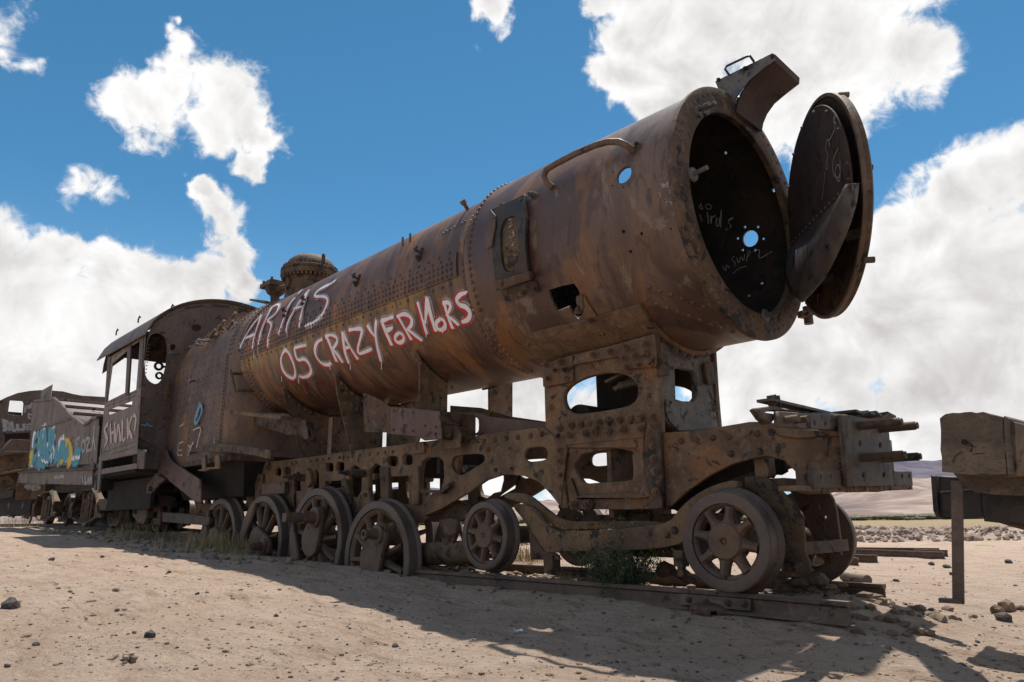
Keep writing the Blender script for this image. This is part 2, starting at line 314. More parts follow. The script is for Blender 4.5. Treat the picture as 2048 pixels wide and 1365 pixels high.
class MB:
    def __init__(s): s.v=[]; s.f=[]; s.sm=[]; s.cuts=[]
    def cut(s): s.cuts.append((len(s.v),len(s.f)))
    def each(s,name,mat,parent=None,loc=None):
        c=s.cuts+([(len(s.v),len(s.f))] if not s.cuts or s.cuts[-1][0]<len(s.v) else []); v0=f0=0; out=[]
        for v1,f1 in c:
            q=MB(); q.v=s.v[v0:v1]; q.f=[tuple(i-v0 for i in f) for f in s.f[f0:f1]]; q.sm=s.sm[f0:f1]; out.append(q.build(name,mat,parent,loc)); v0,f0=v1,f1
        return out[0]
    def add(s,vs,fs,smooth=False):
        n=len(s.v); s.v+= [tuple(v) for v in vs]; s.f+=[tuple(i+n for i in f) for f in fs]; s.sm+=[smooth]*len(fs)
    def box(s,c,sz,rot=None,taper=1.0):
        c=Vector(c); h=Vector(sz)/2; vs=[]
        for z in (-1,1):
            t=taper if z>0 else 1
            for x,y in ((-1,-1),(1,-1),(1,1),(-1,1)):
                p=Vector((x*h.x*t,y*h.y*t,z*h.z)); vs.append(c+(rot@p if rot else p))
        s.add(vs,[(3,2,1,0),(4,5,6,7),(0,1,5,4),(1,2,6,5),(2,3,7,6),(3,0,4,7)])
    def bar(s,a,b,w,h,up=(0,0,1)):
        a=Vector(a); b=Vector(b); d=(b-a); L=d.length; d.normalize(); u=Vector(up)
        sd=d.cross(u)
        if sd.length<1e-4: sd=d.cross(Vector((1,0,0)))
        sd.normalize(); u=sd.cross(d).normalized()
        vs=[p+sd*(i*w/2)+u*(j*h/2) for p in (a,b) for i,j in ((-1,-1),(1,-1),(1,1),(-1,1))]
        s.add(vs,[(0,1,2,3),(7,6,5,4),(0,4,5,1),(1,5,6,2),(2,6,7,3),(3,7,4,0)])
    def tube(s,pts,r,n=10,cap=True,smooth=True):
        pts=[Vector(p) for p in pts]; m=len(pts); rs=r if isinstance(r,(list,tuple)) else [r]*m
        base=len(s.v); ref=None; vs=[]
        for i,p in enumerate(pts):
            t=(pts[min(i+1,m-1)]-pts[max(i-1,0)]).normalized()
            if ref is None:
                ref=t.cross(Vector((0,0,1)));
                if ref.length<.1: ref=t.cross(Vector((1,0,0)))
            ref=(ref-t*ref.dot(t)).normalized(); q=t.cross(ref)
            vs+=[p+(ref*math.cos(2*math.pi*k/n)+q*math.sin(2*math.pi*k/n))*rs[i] for k in range(n)]
        fs=[(i*n+k,i*n+(k+1)%n,(i+1)*n+(k+1)%n,(i+1)*n+k) for i in range(m-1) for k in range(n)]
        s.add(vs,fs,smooth)
        if cap: s.add([vs[k] for k in range(n)],[tuple(reversed(range(n)))]); s.add([vs[(m-1)*n+k] for k in range(n)],[tuple(range(n))])
    def lathe(s,prof,o,ax,n=48,closed=True,smooth=True,flatcap=False):
        """prof list of (r, h) revolved round axis ax through o"""
        o=Vector(o); ax=Vector(ax).normalized(); e=ax.orthogonal().normalized(); g=ax.cross(e); m=len(prof)
        vs=[o+ax*h+(e*math.cos(2*math.pi*k/n)+g*math.sin(2*math.pi*k/n))*r for r,h in prof for k in range(n)]
        fs=[]
        rng=m if closed else m-1
        for i in range(rng):
            j=(i+1)%m
            for k in range(n): fs.append((i*n+k,i*n+(k+1)%n,j*n+(k+1)%n,j*n+k))
        s.add(vs,fs,smooth)
        if flatcap:
            s.add([vs[k] for k in range(n)],[tuple(range(n))]); s.add([vs[(m-1)*n+k] for k in range(n)],[tuple(range(n))])
    def dome(s,p,nrm,r,h=None,n=7):
        p=Vector(p); nrm=Vector(nrm).normalized(); h=h or r*.75; e=nrm.orthogonal().normalized(); g=nrm.cross(e)
        vs=[]
        for rr,hh in ((1,-.15),(.92,.45),(.55,.85)):
            vs+=[p+nrm*(hh*h)+(e*math.cos(2*math.pi*k/n)+g*math.sin(2*math.pi*k/n))*(rr*r) for k in range(n)]
        vs.append(p+nrm*h)
        fs=[(i*n+k,i*n+(k+1)%n,(i+1)*n+(k+1)%n,(i+1)*n+k) for i in range(2) for k in range(n)]+[(2*n+k,2*n+(k+1)%n,3*n) for k in range(n)]
        s.add(vs,fs,True)
    def bolt(s,p,nrm,r,stub=True):
        p=Vector(p); nrm=Vector(nrm).normalized()
        s.tube([p-nrm*r*.2,p+nrm*r*.25],r*1.35,10,smooth=False); s.tube([p+nrm*r*.25,p+nrm*r*1.1],r,6,smooth=False)
        if stub: s.tube([p+nrm*r*1.1,p+nrm*r*1.7],r*.5,6,smooth=False)
    def mesh(s,name='mesh'):
        me=bpy.data.meshes.new(name); me.from_pydata(s.v,[],s.f)
        me.polygons.foreach_set('use_smooth',s.sm); me.update()
        bm=bmesh.new(); bm.from_mesh(me); bmesh.ops.recalc_face_normals(bm,faces=bm.faces); bm.to_mesh(me); bm.free()
        try: me.set_sharp_from_angle(angle=R(35))
        except Exception: pass
        return me
    def build(s,name,mat,parent=None,loc=None,label=None,kind=None):
        me=s.mesh(name)
        try: me.set_sharp_from_angle(angle=R(40))
        except Exception: pass
        return put(name,me,mat,parent,loc,label,kind)
def chaikin(p,it=2,closed=True):
    for _ in range(it):
        q=[]; n=len(p)
        for i in range(n if closed else n-1):
            a=p[i]; b=p[(i+1)%n]; q.append(tuple(a[k]*.75+b[k]*.25 for k in range(2))); q.append(tuple(a[k]*.25+b[k]*.75 for k in range(2)))
        if not closed: q=[p[0]]+q+[p[-1]]
        p=q
    return p
def shape_mesh(outer,holes=(),t=.02,bevel=.003):
    """flat outline with holes -> solid in local XY, thickness t centred"""
    cu=bpy.data.curves.new('shape','CURVE'); cu.dimensions='2D'; cu.fill_mode='BOTH'; cu.extrude=max(0,t/2-bevel); cu.bevel_depth=bevel; cu.bevel_resolution=0; cu.offset=-bevel
    for pl in [outer]+list(holes):
        sp=cu.splines.new('POLY'); sp.points.add(len(pl)-1); sp.use_cyclic_u=True
        for i,q in enumerate(pl): sp.points[i].co=(q[0],q[1],0,1)
    ob=bpy.data.objects.new('tmp',cu); me=bpy.data.meshes.new_from_object(ob); bpy.data.objects.remove(ob); bpy.data.curves.remove(cu)
    return me
def crop(ox,oy,s): return lambda pts:[(ox+x/s,oy+y/s) for x,y in pts]
def plate(name,pts,holes=(),y=None,x=None,t=.03,mat='frame',parent=None,mirror=False,bevel=.004,sm=0,hsm=2,label=None,raw=False,yy=None):
    """solid plate traced at its real distance: outline in photograph pixels, laid on the plane y=... or x=..."""
    if sm: pts=chaikin(pts,sm)
    holes=[chaikin(h,hsm) if hsm else h for h in holes]
    def cv(pl):
        if raw: return pl
        if y is not None: return [(q.x,q.z) for q in (on('y',y,*p) for p in pl)]
        return [(q.y,q.z) for q in (on('x',x,*p) for p in pl)]
    res=[]
    me=shape_mesh(cv(pts),[cv(h) for h in holes],t,bevel)
    for mir in ((0,1) if mirror else (0,)):
        m2=me if not mir else me.copy()
        if y is not None:
            s=-1 if mir else 1
            m2.transform(Matrix(((1,0,0,0),(0,0,-s,s*(y+t/2)),(0,1,0,0),(0,0,0,1)))) if not mir else None
            if mir: m2.transform(Matrix.Diagonal((1,-1,1,1))); m2.flip_normals()
        else:
            m2.transform(Matrix(((0,0,1,x-t/2),(1,0,0,0),(0,1,0,0),(0,0,0,1))))
        res.append(put(name,m2,mat,parent,None,label))
    return res[0]
def cylpatch(name,pts,holes=(),r=.93,t=.02,mat='smoke',parent=None,hsm=2,xaraw=False,label=None,kind=None,seg=R(3)):
    """plate bent round the boiler: outline in photograph pixels laid on the boiler's curve"""
    def cv(pl): return [(q[0],q[1]*r) for q in (pl if xaraw else [xa(cyl(r,*p)) for p in pl])]
    me=shape_mesh(cv(pts),[cv(chaikin(h,hsm) if hsm else h) for h in holes],t,.002)
    bm=bmesh.new(); bm.from_mesh(me); ys=[v.co.y for v in bm.verts]; a=min(ys); 
    k=a+seg*r
    while k<max(ys):
        bmesh.ops.bisect_plane(bm,geom=bm.verts[:]+bm.edges[:]+bm.faces[:],plane_co=(0,k,0),plane_no=(0,1,0)); k+=seg*r
    for v in bm.verts:
        v.co=cp(v.co.x,v.co.y/r,r+v.co.z)
    bmesh.ops.recalc_face_normals(bm,faces=bm.faces); bm.to_mesh(me); bm.free()
    return put(name,me,mat,parent,None,label,kind)
# ---- painted strokes: ribbons lying on a surface
LIFT=[0]
def strokes(name,lines,width,surf,mat,parent,lift=.003,smooth=2,step=None):
    """lines: polylines in photograph pixels; surf(px,py)->(point, normal)"""
    V=[];F=[];E=[]
    for ln in lines:
        ln=chaikin(ln,smooth,False) if len(ln)>2 and smooth else ln
        pts=[]
        for a,b in zip(ln[:-1],ln[1:]):
            n=max(1,int(math.hypot(b[0]-a[0],b[1]-a[1])/4))
            for i in range(n): pts.append((a[0]+(b[0]-a[0])*i/n,a[1]+(b[1]-a[1])*i/n))
        pts.append(ln[-1]); LIFT[0]=(LIFT[0]+1)%8
        P=[surf(*q) for q in pts]; n0=len(V); m=len(P); prof=((-1,0),(-.6,.6),(0,1),(.6,.6),(1,0))
        for i,(p,nr) in enumerate(P):
            t=(P[min(i+1,m-1)][0]-P[max(i-1,0)][0])
            if t.length<1e-7: t=Vector((1,0,0))
            t.normalize(); s=nr.cross(t).normalized(); wd=width*(.95+.55*noise.noise(Vector((p.x*9,p.z*9+p.y*5,1))))/2
            if i==0: p=p-t*wd*.5
            if i==m-1: p=p+t*wd*.5
            for u,e in prof:
                V.append(p+s*(u*wd)+nr*(lift+.0003*LIFT[0])); E.append(e*(0.0 if i in (0,m-1) else 1.0))
        for i in range(m-1):
            for k in range(4): F.append((n0+i*5+k,n0+i*5+k+1,n0+i*5+5+k+1,n0+i*5+5+k))
    me=bpy.data.meshes.new(name); me.from_pydata([tuple(v) for v in V],[],F); at=me.attributes.new('edge','FLOAT','POINT'); at.data.foreach_set('value',E)
    return put(name,me,mat,parent)
def s_cyl(r):
    def f(px,py):
        p=cyl(r,px,py); return p,Vector((0,p.y,p.z-ZC)).normalized()
    return f
def s_y(y):
    return lambda px,py:(on('y',y,px,py),Vector((0,-1,0)))
def s_pl(p0,n): return lambda px,py:(onplane(p0,n,px,py),n)
def boolcut(o,cutters):
    for c in cutters:
        md=o.modifiers.new('b','BOOLEAN'); md.operation='DIFFERENCE'; md.solver='EXACT'; md.object=c
    bpy.context.view_layer.update(); dg=bpy.context.evaluated_depsgraph_get()
    me=bpy.data.meshes.new_from_object(o.evaluated_get(dg)); o.modifiers.clear(); o.data=me
    for c in cutters: bpy.data.objects.remove(c)
# ---------------------------------------------------------------- terrain
gx=[-60,-17,-11,-8,-5,-3.3,-2.2,-.8,.5,3]; gv=[.45,.36,.25,.13,.03,-.04,-.12,-.2,-.23,-.25]
def sm01(t): t=max(0,min(1,t)); return t*t*(3-2*t)
def gz(x,y,detail=True):
    b=float(np.interp(x,gx,gv))
    k=sm01((y-1.5)/6)*1.0; k=max(k,sm01((-6-y)/6)); k=max(k,sm01((-x-22)/25))
    b=b*(1-k)+(-.25)*k
    if x>-5 and x<2.2:                         # sand banked up against the track
        t=(1-sm01((abs(y)-.5)/.75))*sm01((1.35-x)/.95)*sm01((x+4.6)/1)
        hb=-.085-.03*sm01((x+2)/1.5); b=b+(hb-b)*t if b<hb else b
    if -7<x<3.5 and y<0: b+=.012*abs(noise.noise(Vector((x*2.1,y*2.6,5))))-.016*abs(noise.noise(Vector((x*5.5,y*6,9))))
    if x<-7.5: b+=.42*sm01((-7.5-x)/2)*sm01((y-1.25)/.9)*(1-sm01((y-3.2)/2.5))*(.8+.5*noise.noise(Vector((x*.8,y*1.2,0))))
    d2=((x-1.05)/.35)**2+((y+.95)/.28)**2; b+=.07*math.exp(-d2)      # mound by the rail end
    d2=((x-.25)/.8)**2+((y-.1)/.35)**2; b+=.07*math.exp(-d2)
    if detail:
        far=math.hypot(x-2.2,y+4.5); 
        v=Vector((x,y,.3))
        if far<60:
            b+=.022*noise.noise(v*1.3)+.012*noise.noise(v*4.1)+.006*noise.noise(v*11)
        elif far<400: b+=.08*noise.noise(v*.12)
    return b
def axis(lo,hi,st,ext,gr=1.09):
    a=list(np.arange(lo,hi+st/2,st)); s=st; p=hi
    while p<ext: s*=gr; p+=s; a.append(p)
    s=st; p=lo
    while p>-ext: s*=gr; p-=s; a.insert(0,p)
    return a
X=axis(-5.5,3.3,.032,14000,1.07); Y=axis(-4.2,1.5,.032,14000,1.07)
nx,ny=len(X),len(Y)
V=[(x,y,gz(x,y)) for y in Y for x in X]
F=[(j*nx+i,j*nx+i+1,(j+1)*nx+i+1,(j+1)*nx+i) for j in range(ny-1) for i in range(nx-1)]
me=bpy.data.meshes.new('ground'); me.from_pydata(V,[],F); me.polygons.foreach_set('use_smooth',[True]*len(F))
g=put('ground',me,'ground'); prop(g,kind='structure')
# hills: polar height fields round the plain
HX=CAM.x; HY=CAM.y
azF=math.atan2(FW.y,FW.x)
def ridge(name,mat,r0,r1,prof,seed,rough,nr=26,na=520):
    V=[];F=[]
    for j in range(nr+1):
        t=j/nr; r=r0+(r1-r0)*t
        for i in range(na):
            az=2*math.pi*i/na-math.pi      # angle right of camera heading
            th=azF-az; x=HX+r*math.cos(th); y=HY+r*math.sin(th)
            px=1024+1454*math.tan(max(-1.2,min(1.2,az)))
            h=float(np.interp(px,[p[0] for p in prof],[p[1] for p in prof]))/1454*r1
            q=Vector((x*.0009+seed,y*.0009,0)); nz=noise.fractal(q*2.2,.9,2.1,6)
            env=math.sin(min(1,t*1.25)*math.pi/2)**1.3
            z=h*env*(1+rough*nz)-6 +(abs(noise.noise(q*9))*rough*h*.3)*env
            V.append((x,y,z))
    for j in range(nr):
        for i in range(na):
            F.append((j*na+i,j*na+(i+1)%na,(j+1)*na+(i+1)%na,(j+1)*na+i))
    me=bpy.data.meshes.new(name); me.from_pydata(V,[],F); me.polygons.foreach_set('use_smooth',[True]*len(F))
    o=put(name,me,mat); prop(o,kind='structure')
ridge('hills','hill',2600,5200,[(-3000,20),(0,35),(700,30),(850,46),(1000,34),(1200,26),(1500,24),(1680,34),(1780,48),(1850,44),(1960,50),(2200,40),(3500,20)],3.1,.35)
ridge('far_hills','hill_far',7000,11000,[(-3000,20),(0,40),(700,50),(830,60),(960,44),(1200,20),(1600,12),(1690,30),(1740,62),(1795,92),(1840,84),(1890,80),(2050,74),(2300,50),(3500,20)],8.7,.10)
# ================================================================ the big locomotive
LOCO=empty('locomotive',(-4,0,0),'scrapped rust-brown steam locomotive with red and white lettering sprayed along its boiler','locomotive')
def rb(x): return .875-.040*max(0,min(1,(-2-x)/4.5))
def cylb(px,py):
    p=cyl(.86,px,py)
    for _ in range(4): p=cyl(rb(p.x),px,py)
    return p
# barrel, slightly tapered
mb=MB(); xs=list(np.linspace(-2.0,-6.5,14)); mb.lathe([(rb(x),x) for x in xs]+[(rb(x)-.02,x) for x in reversed(xs)],(0,0,ZC),(1,0,0),168)
BAR=mb.build('boiler_barrel','barrel',LOCO)
def sbar(px,py):
    p=cylb(px,py); return p,Vector((0,p.y,p.z-ZC)).normalized()
def bp_(x,a,e=0): return cp(x,a,rb(x)+e)
def axb(px,py): return xa(cylb(px,py))
# lap strip along the barrel with rivet rows
x1,a1=axb(913,556); x0,a0=axb(478,720)
x2,a2=axb(905,513); am=(a1+a0)/2; wS=(a2-a1)
def strip(xA,xB,aA,aB,e,name,mat='barrel'):
    n=40;k=8;m=MB()
    top=[[cp(xA+(xB-xA)*i/n,aA+(aB-aA)*j/k,rb(xA+(xB-xA)*i/n)+e) for j in range(k+1)] for i in range(n+1)]
    low=[[cp(xA+(xB-xA)*i/n,aA+(aB-aA)*j/k,rb(xA+(xB-xA)*i/n)-.004) for j in range(k+1)] for i in range(n+1)]
    vs=[p for r_ in top for p in r_]+[p for r_ in low for p in r_]; N=(n+1)*(k+1); fs=[]
    for i in range(n):
        for j in range(k): q=i*(k+1)+j; fs.append((q,q+1,q+k+2,q+k+1))
        fs.append((i*(k+1),(i+1)*(k+1),(i+1)*(k+1)+N,i*(k+1)+N)); q=i*(k+1)+k; fs.append((q+N,q+N+k+1,q+k+1,q))
    fs.append(tuple([j for j in range(k+1)]+[j+N for j in reversed(range(k+1))])); b=n*(k+1); fs.append(tuple([b+j+N for j in range(k+1)]+[b+j for j in reversed(range(k+1))]))
    m.add(vs,fs,False); return m.build(name,mat,LOCO)
SEAM=strip(x0+.02,x1+.02,am,am+wS*1.02,.013,'seam_strip')
rv=MB()
def rrow(xA,xB,a,n,r=.017,e=.012,jit=.0):
    for i in range(n):
        x=xA+(xB-xA)*(i+.5)/n; p=bp_(x,a+random.uniform(-.003,.003),e); rv.dome(p,(0,p.y,p.z-ZC),r*random.uniform(.92,1.08))
L=x1-x0
for k,(fr,e,st) in enumerate(((.14,.013,.062),(.38,.013,.062),(.62,.013,.062),(.86,.013,.115),(1.16,.0,.15),(-.22,.0,.125))):
    rrow(x0+.05+(k%2)*.03,x1-.02,am+wS*fr,int(L/st),.0165,e)
# ring rivets at both barrel ends
for x,n,st in ((-2.075,76,0),(-6.36,76,0),(-6.26,76,.5)):
    for i in range(n):
        a=-1.5+ (i+st)*(4.6/n); p=bp_(x,a); rv.dome(p,(0,p.y,p.z-ZC),.019)
for px,py in ((520,780),(540,792),(560,800),(580,808),(600,814),(528,800),(548,812)):
    p=cylb(px,py); rv.dome(p,(0,p.y,p.z-ZC),.018)
# row above at smokebox end near (890,462)
for i in range(7):
    p=cylb(886+i*7.5,468-i*4); rv.dome(p,(0,p.y,p.z-ZC),.015)
rv.build('rivets','barrel',LOCO,kind='stuff')
# bracket studs on the barrel
for px,py in ((485,622),(574,628),(612,605),(716,562),(841,510)):
    p=cylb(px,py); n=Vector((0,p.y,p.z-ZC)).normalized(); t=Vector((1,0,0)); m=MB(); u=n.cross(t)
    m.bar(p-u*.07,p+u*.07,.03,.03,n); m.bolt(p+n*.015-u*.04,n,.02); m.tube([p+n*.01+u*.02,p+n*.085+u*.025],.014,8); m.tube([p+n*.06+u*.0,p+n*.062+u*.055],.012,8)
    m.build('lagging_bracket','black',LOCO)
p=cylb(936,420);n=Vector((0,p.y,p.z-ZC)).normalized();m=MB();m.tube([p,p+n*.09],.018,8);m.tube([p+n*.06,p+n*.1],.028,8);m.build('stud','wheel',LOCO)
for px,py in ((805,480),(820,473)):
    p=cylb(px,py+12);p=p;m=MB();m.tube([p,p+Vector((0,0,.09))],.012,6);m.build('stud','wheel',LOCO)
# square handle bracket at the rear of the barrel
a=cylb(484,748);b=cylb(505,782)
m=MB();n=Vector((0,-1,-.1)).normalized();P=[a,a+n*.17,b+n*.20,b];m.tube([a,a+n*.16],.018,8);m.bar(a+n*.16+Vector((0,0,.05)),b+n*.20+Vector((-.05,0,-.02)),.045,.02,(0,1,0));m.tube([b+n*.2,b],.018,8);m.build('handle_bracket','beamgrey',LOCO)
# ---- smokebox
RS=.9147
mb=MB(); prof=[(RS,-2.0),(RS,.0),(RS-.022,.0),(RS-.022,-1.97),(.84,-2.03),(.862,-2.09),(.885,-2.055)]
mb.lathe(prof,(0,0,ZC),(1,0,0),144)
SB=mb.build('smokebox','smoke',LOCO); SB.data.materials.append(MAT['smoke_in'])
def radprism(pts,r0,r1,far=False):
    q=[xa(cyl(RS,px,py,far)) for px,py in pts]; n=len(q)
    vs=[cp(x,a,r0) for x,a in q]+[cp(x,a,r1) for x,a in q]
    m=MB(); m.add(vs,[tuple(range(n)),tuple(range(2*n-1,n-1,-1))]+[(i,(i+1)%n,n+(i+1)%n,n+i) for i in range(n)])
    o=bpy.data.objects.new('cut',m.mesh()); COL.objects.link(o); return o
def radhole(p,r):
    n=Vector((0,p.y,p.z-ZC)).normalized(); m=MB(); m.tube([p-n*.15,p+n*.15],r,20,smooth=False)
    o=bpy.data.objects.new('cut',m.mesh()); COL.objects.link(o); return o
cr5=crop(900,280,3.102)
rag=cr5([(612,932),(700,905),(770,892),(795,925),(806,955),(790,975),(785,1010),(795,1030),(772,1060),(765,1082),(738,1035),(668,1065),(640,1020)])
rag2=cr5([(765,1075),(800,1085),(818,1075),(815,1100),(790,1108),(765,1095)])
cuts=[radprism(rag,RS-.2,RS+.15),radprism(rag2,RS-.2,RS+.15),radhole(cyl(RS,1248,350),.062),radhole(cyl(RS,1503,478,True),.070)]
for px,py in ((1247,464),(1283,468),(1261,504),(1342,458),(1226,345),(1247,325),(1225,372),(1246,375)): cuts.append(radhole(cyl(RS,px,py),.012 if px<1290 and py>400 else .007))
fh=cyl(RS,1503,478,True)
for k in range(6):
    a=k*math.pi/3+.3; x,a2_=xa(fh); cuts.append(radhole(cp(x+.115*math.cos(a),a2_+.115*math.sin(a)/RS,RS),.011))
for px,py in ((1452,303),(1549,380),(1526,569),(1500,594)): cuts.append(radhole(cyl(RS,px,py,True),.013))
chim=cyl(.895,1248,350,True); m=MB(); m.tube([(-1.2,.04,ZC+.3),(-1.2,.04,ZC+1.2)],.34,32,smooth=False)
o=bpy.data.objects.new('cut',m.mesh()); COL.objects.link(o); cuts.append(o)
boolcut(SB,cuts)
for pl in SB.data.polygons:
    c=pl.center; pl.use_smooth=True
    rr=math.hypot(c.y,c.z-ZC); nrm=pl.normal
    if nrm.y*c.y+nrm.z*(c.z-ZC)<-.2*rr: pl.material_index=1
try: SB.data.set_sharp_from_angle(angle=R(35))
except Exception: pass
# tube sheet with tube holes deep inside
mb=MB(); mb.lathe([(.0,-1.925),(.86,-1.925),(.86,-1.9),(.0,-1.9)],(0,0,ZC),(1,0,0),48,smooth=False)
TS=mb.build('tube_sheet','smoke_in',LOCO)
m=MB()
for i in range(-7,8):
    for j in range(-6,7):
        y=i*.105+(j%2)*.05; z=j*.095-.05
        if y*y+z*z<.55: m.lathe([(.030,-1.9),(.036,-1.9),(.036,-1.885),(.030,-1.885)],(0,y,ZC+z),(1,0,0),10)
m.build('flue_tube_ends','frame_dark',TS,kind='stuff')
# front ring
mb=MB(); mb.lathe([(.744,-.015),(.93,-.015),(.936,0.0),(.936,.026),(.925,.034),(.756,.034),(.744,.026)],(0,0,ZC),(1,0,0),120)
RING=mb.build('smokebox_front_ring','grey' if 0 else 'frame_dark',LOCO)
m=MB()
for i in range(64):
    a=i*2*math.pi/64
    m.dome((.034,-.875*math.cos(a),ZC+.875*math.sin(a)),(1,0,0),.0135)
    if i%2: m.dome((.034,-.80*math.cos(a+.03),ZC+.80*math.sin(a+.03)),(1,0,0),.011)
m.build('rivets','wheel',RING,kind='stuff')
for px,py,ln in ((1385,350,.12),(1395,222,.10),(1408,220,.10),(1530,632,.10),(1480,205,.13)):
    p=on('x',.034,px,py); m=MB(); m.lathe([(.0,0),(.05,0),(.045,.015),(.0,.018)],p,(1,0,0),16,False); m.tube([p,p+Vector((ln,-.02,0))],.016,10)
    m.build('door_clamp_stud','grey',RING)
# rivets on the smokebox underside and rear edge
m=MB()
for i in range(60):
    a=-1.35+i*.064; p=cp(-1.955,a,RS); m.dome(p,(0,p.y,p.z-ZC),.018)
for lst in ([(1055,690),(1090,680),(1125,672),(1155,665)],[(1210,640),(1225,632),(1250,628),(1265,626)]):
    for px,py in lst: p=cyl(RS,px,py); m.dome(p,(0,p.y,p.z-ZC),.017)
for i in range(9):
    for j in range(2):
        p=cyl(RS,1290+i*22+j*8,600+i*8-j*26)
        if p.x<-.05: m.dome(p,(0,p.y,p.z-ZC),.017)
m.build('rivets','smoke',SB,kind='stuff')
# handrail pipe on the smokebox
h=[(1104,374,.92),(1094,366,.96),(1088,352,1.0),(1093,340,1.02),(1110,329,1.02),(1150,308,1.02),(1190,291,1.02),(1215,284,1.02),(1238,284,1.01),(1253,291,.98),(1266,301,.92)]
m=MB(); m.tube([cyl(r_,x_,y_) if True else 0 for x_,y_,r_ in h],.024,12); HR=m.build('handrail','wheel',LOCO)
for q in (h[0],h[-1]):
    p=cyl(RS,q[0],q[1]); m=MB(); m.bolt(p,(0,p.y,p.z-ZC),.022); m.build('bolt','wheel',HR)
for px,py in ((1278,293),(1070,392)):
    p=cyl(RS,px,py); m=MB(); m.bolt(p,(0,p.y,p.z-ZC),.026); m.build('bolt','grey',LOCO)
# oval cover plate frame bolted to the side
outer=cr5([(265,440),(400,380),(470,345),(480,500),(495,830),(505,870),(300,935),(290,880),(280,800),(272,600)])
ov=cr5([(385,478),(340,500),(322,560),(320,640),(326,740),(340,800),(365,822),(400,812),(428,780),(436,700),(432,600),(425,510),(408,480)])
CV=cylpatch('inspection_cover',outer,[ov],.950,.034,'black',LOCO,1)
cylpatch('cover_panel',ov,(),.934,.02,'frame_dark',CV)
cylpatch('cover_lip',cr5([(280,880),(495,815),(512,865),(330,925),(300,935)]),(),.985,.05,'frame_dark',CV)
cylpatch('cover_foot',cr5([(318,940),(500,872),(535,880),(555,945),(352,1005),(338,985)]),(),.925,.018,'frame_dark',CV)
cylpatch('swing_link',cr5([(255,435),(285,470),(283,540),(262,660),(235,680),(215,660),(222,600),(240,520),(243,470)]),(),.975,.016,'plate',CV)
for X_,Y_ in ((253,450),(435,375),(490,330),(467,830),(303,880),(432,958),(520,932),(318,400)):
    px,py=cr5([(X_,Y_)])[0]; p=cyl(.965,px,py); m=MB(); m.bolt(p-Vector((0,p.y,p.z-ZC)).normalized()*.015,(0,p.y,p.z-ZC),.017); m.build('bolt','grey',CV)
# bent plate below the torn hole
cylpatch('torn_patch_plate',cr5([(655,1070),(735,1035),(765,1085),(800,1112),(830,1065),(820,975),(835,970),(915,1100),(905,1130),(735,1180),(700,1165)]),(),.928,.010,'smoke',LOCO)
cylpatch('torn_flap',cr5([(785,970),(820,962),(830,1040),(815,1070),(765,1085),(775,1050),(790,1030),(782,1000)]),(),.938,.008,'beamgrey',LOCO)
# flaked pale patch near the ring
for ln,wd in (([(1322,345),(1328,380),(1336,400)],.10),([(1330,395),(1345,415),(1346,432)],.06),([(1018,430),(1024,470),(1030,510)],.08)):
    strokes('flaked_patch',[ln],wd,s_cyl(RS if ln[0][0]>1100 else .946),'flake',SB)
# ---- hood over the front
py0=-.1
hp=[(1430,163),(1545,106),(1550,119),(1523,140),(1497,162),(1479,185),(1469,201),(1457,206),(1446,204),(1436,178)]
HOOD=plate('chimney_hood',hp,y=py0,t=.012,mat='grey',parent=LOCO,bevel=.002)
prof=[on('y',py0,*p) for p in ((1549,108),(1548,121),(1522,142),(1497,164),(1482,186),(1474,205),(1471,222))]
m=MB(); k=len(prof); vs=[]; 
for dy in (0.012,.40):
    for q in prof: vs.append((q.x,py0+dy,q.z))
    for q in prof: vs.append((q.x-.008,py0+dy,q.z+.008))
fs=[(i,i+1,2*k+i+1,2*k+i) for i in range(k-1)]+[(k+i,3*k+i,3*k+i+1,k+i+1) for i in range(k-1)]+[(0,2*k,3*k,k),(k-1,2*k-1,4*k-1,3*k-1)]
m.add(vs,fs,True); m.build('hood_sheet','baffle',HOOD)
m=MB(); m.add([(q.x,.31,q.z) for q in prof]+[(prof[-1].x-.16,.31,prof[-1].z+.02),(prof[-1].x-.2,.31,prof[0].z-.02)],[tuple(range(k+2))]); o=m.build('hood_side','frame_dark',HOOD)
md=o.modifiers.new('s','SOLIDIFY'); md.thickness=.012
a=on('y',-.11,1508,124);b=on('y',-.11,1458,150); up=Vector((-.02,-.02,.055))
m=MB(); m.tube([b,b+up*.9,b+up+Vector((.02,0,.01)),a+up+Vector((-.02,0,.0)),a+up*.9,a],.009,8); m.build('grab_handle','black',HOOD)
for px,py in ((1545,113),(1437,160),(1490,137)):
    p=on('y',py0-.006,px,py); m=MB(); m.bolt(p,(0,-1,0),.012); m.build('bolt','black',HOOD)
# ---- smokebox door, hanging open on the far side
HG=Vector((.03,.85,2.5)); PH=R(39); DD=Vector((math.sin(PH),-math.cos(PH),0)); DN=Vector((-math.cos(PH),-math.sin(PH),0)); DR=.76; DC=HG+DD*DR
mb=MB(); mb.lathe([(.0,-.10),(.25,-.095),(.5,-.07),(.70,-.03),(.745,-.01),(.76,.0),(.76,.03),(.735,.035),(.70,.0),(.5,-.05),(.25,-.075),(.0,-.08)],DC,DN,96,False)
DOOR=mb.build('smokebox_door','frame_dark',LOCO)
mb=MB(); mb.lathe([(.745,.028),(.76,.028),(.768,.035),(.768,.055),(.745,.055)],DC,DN,96); mb.build('door_rim','wheel',DOOR)
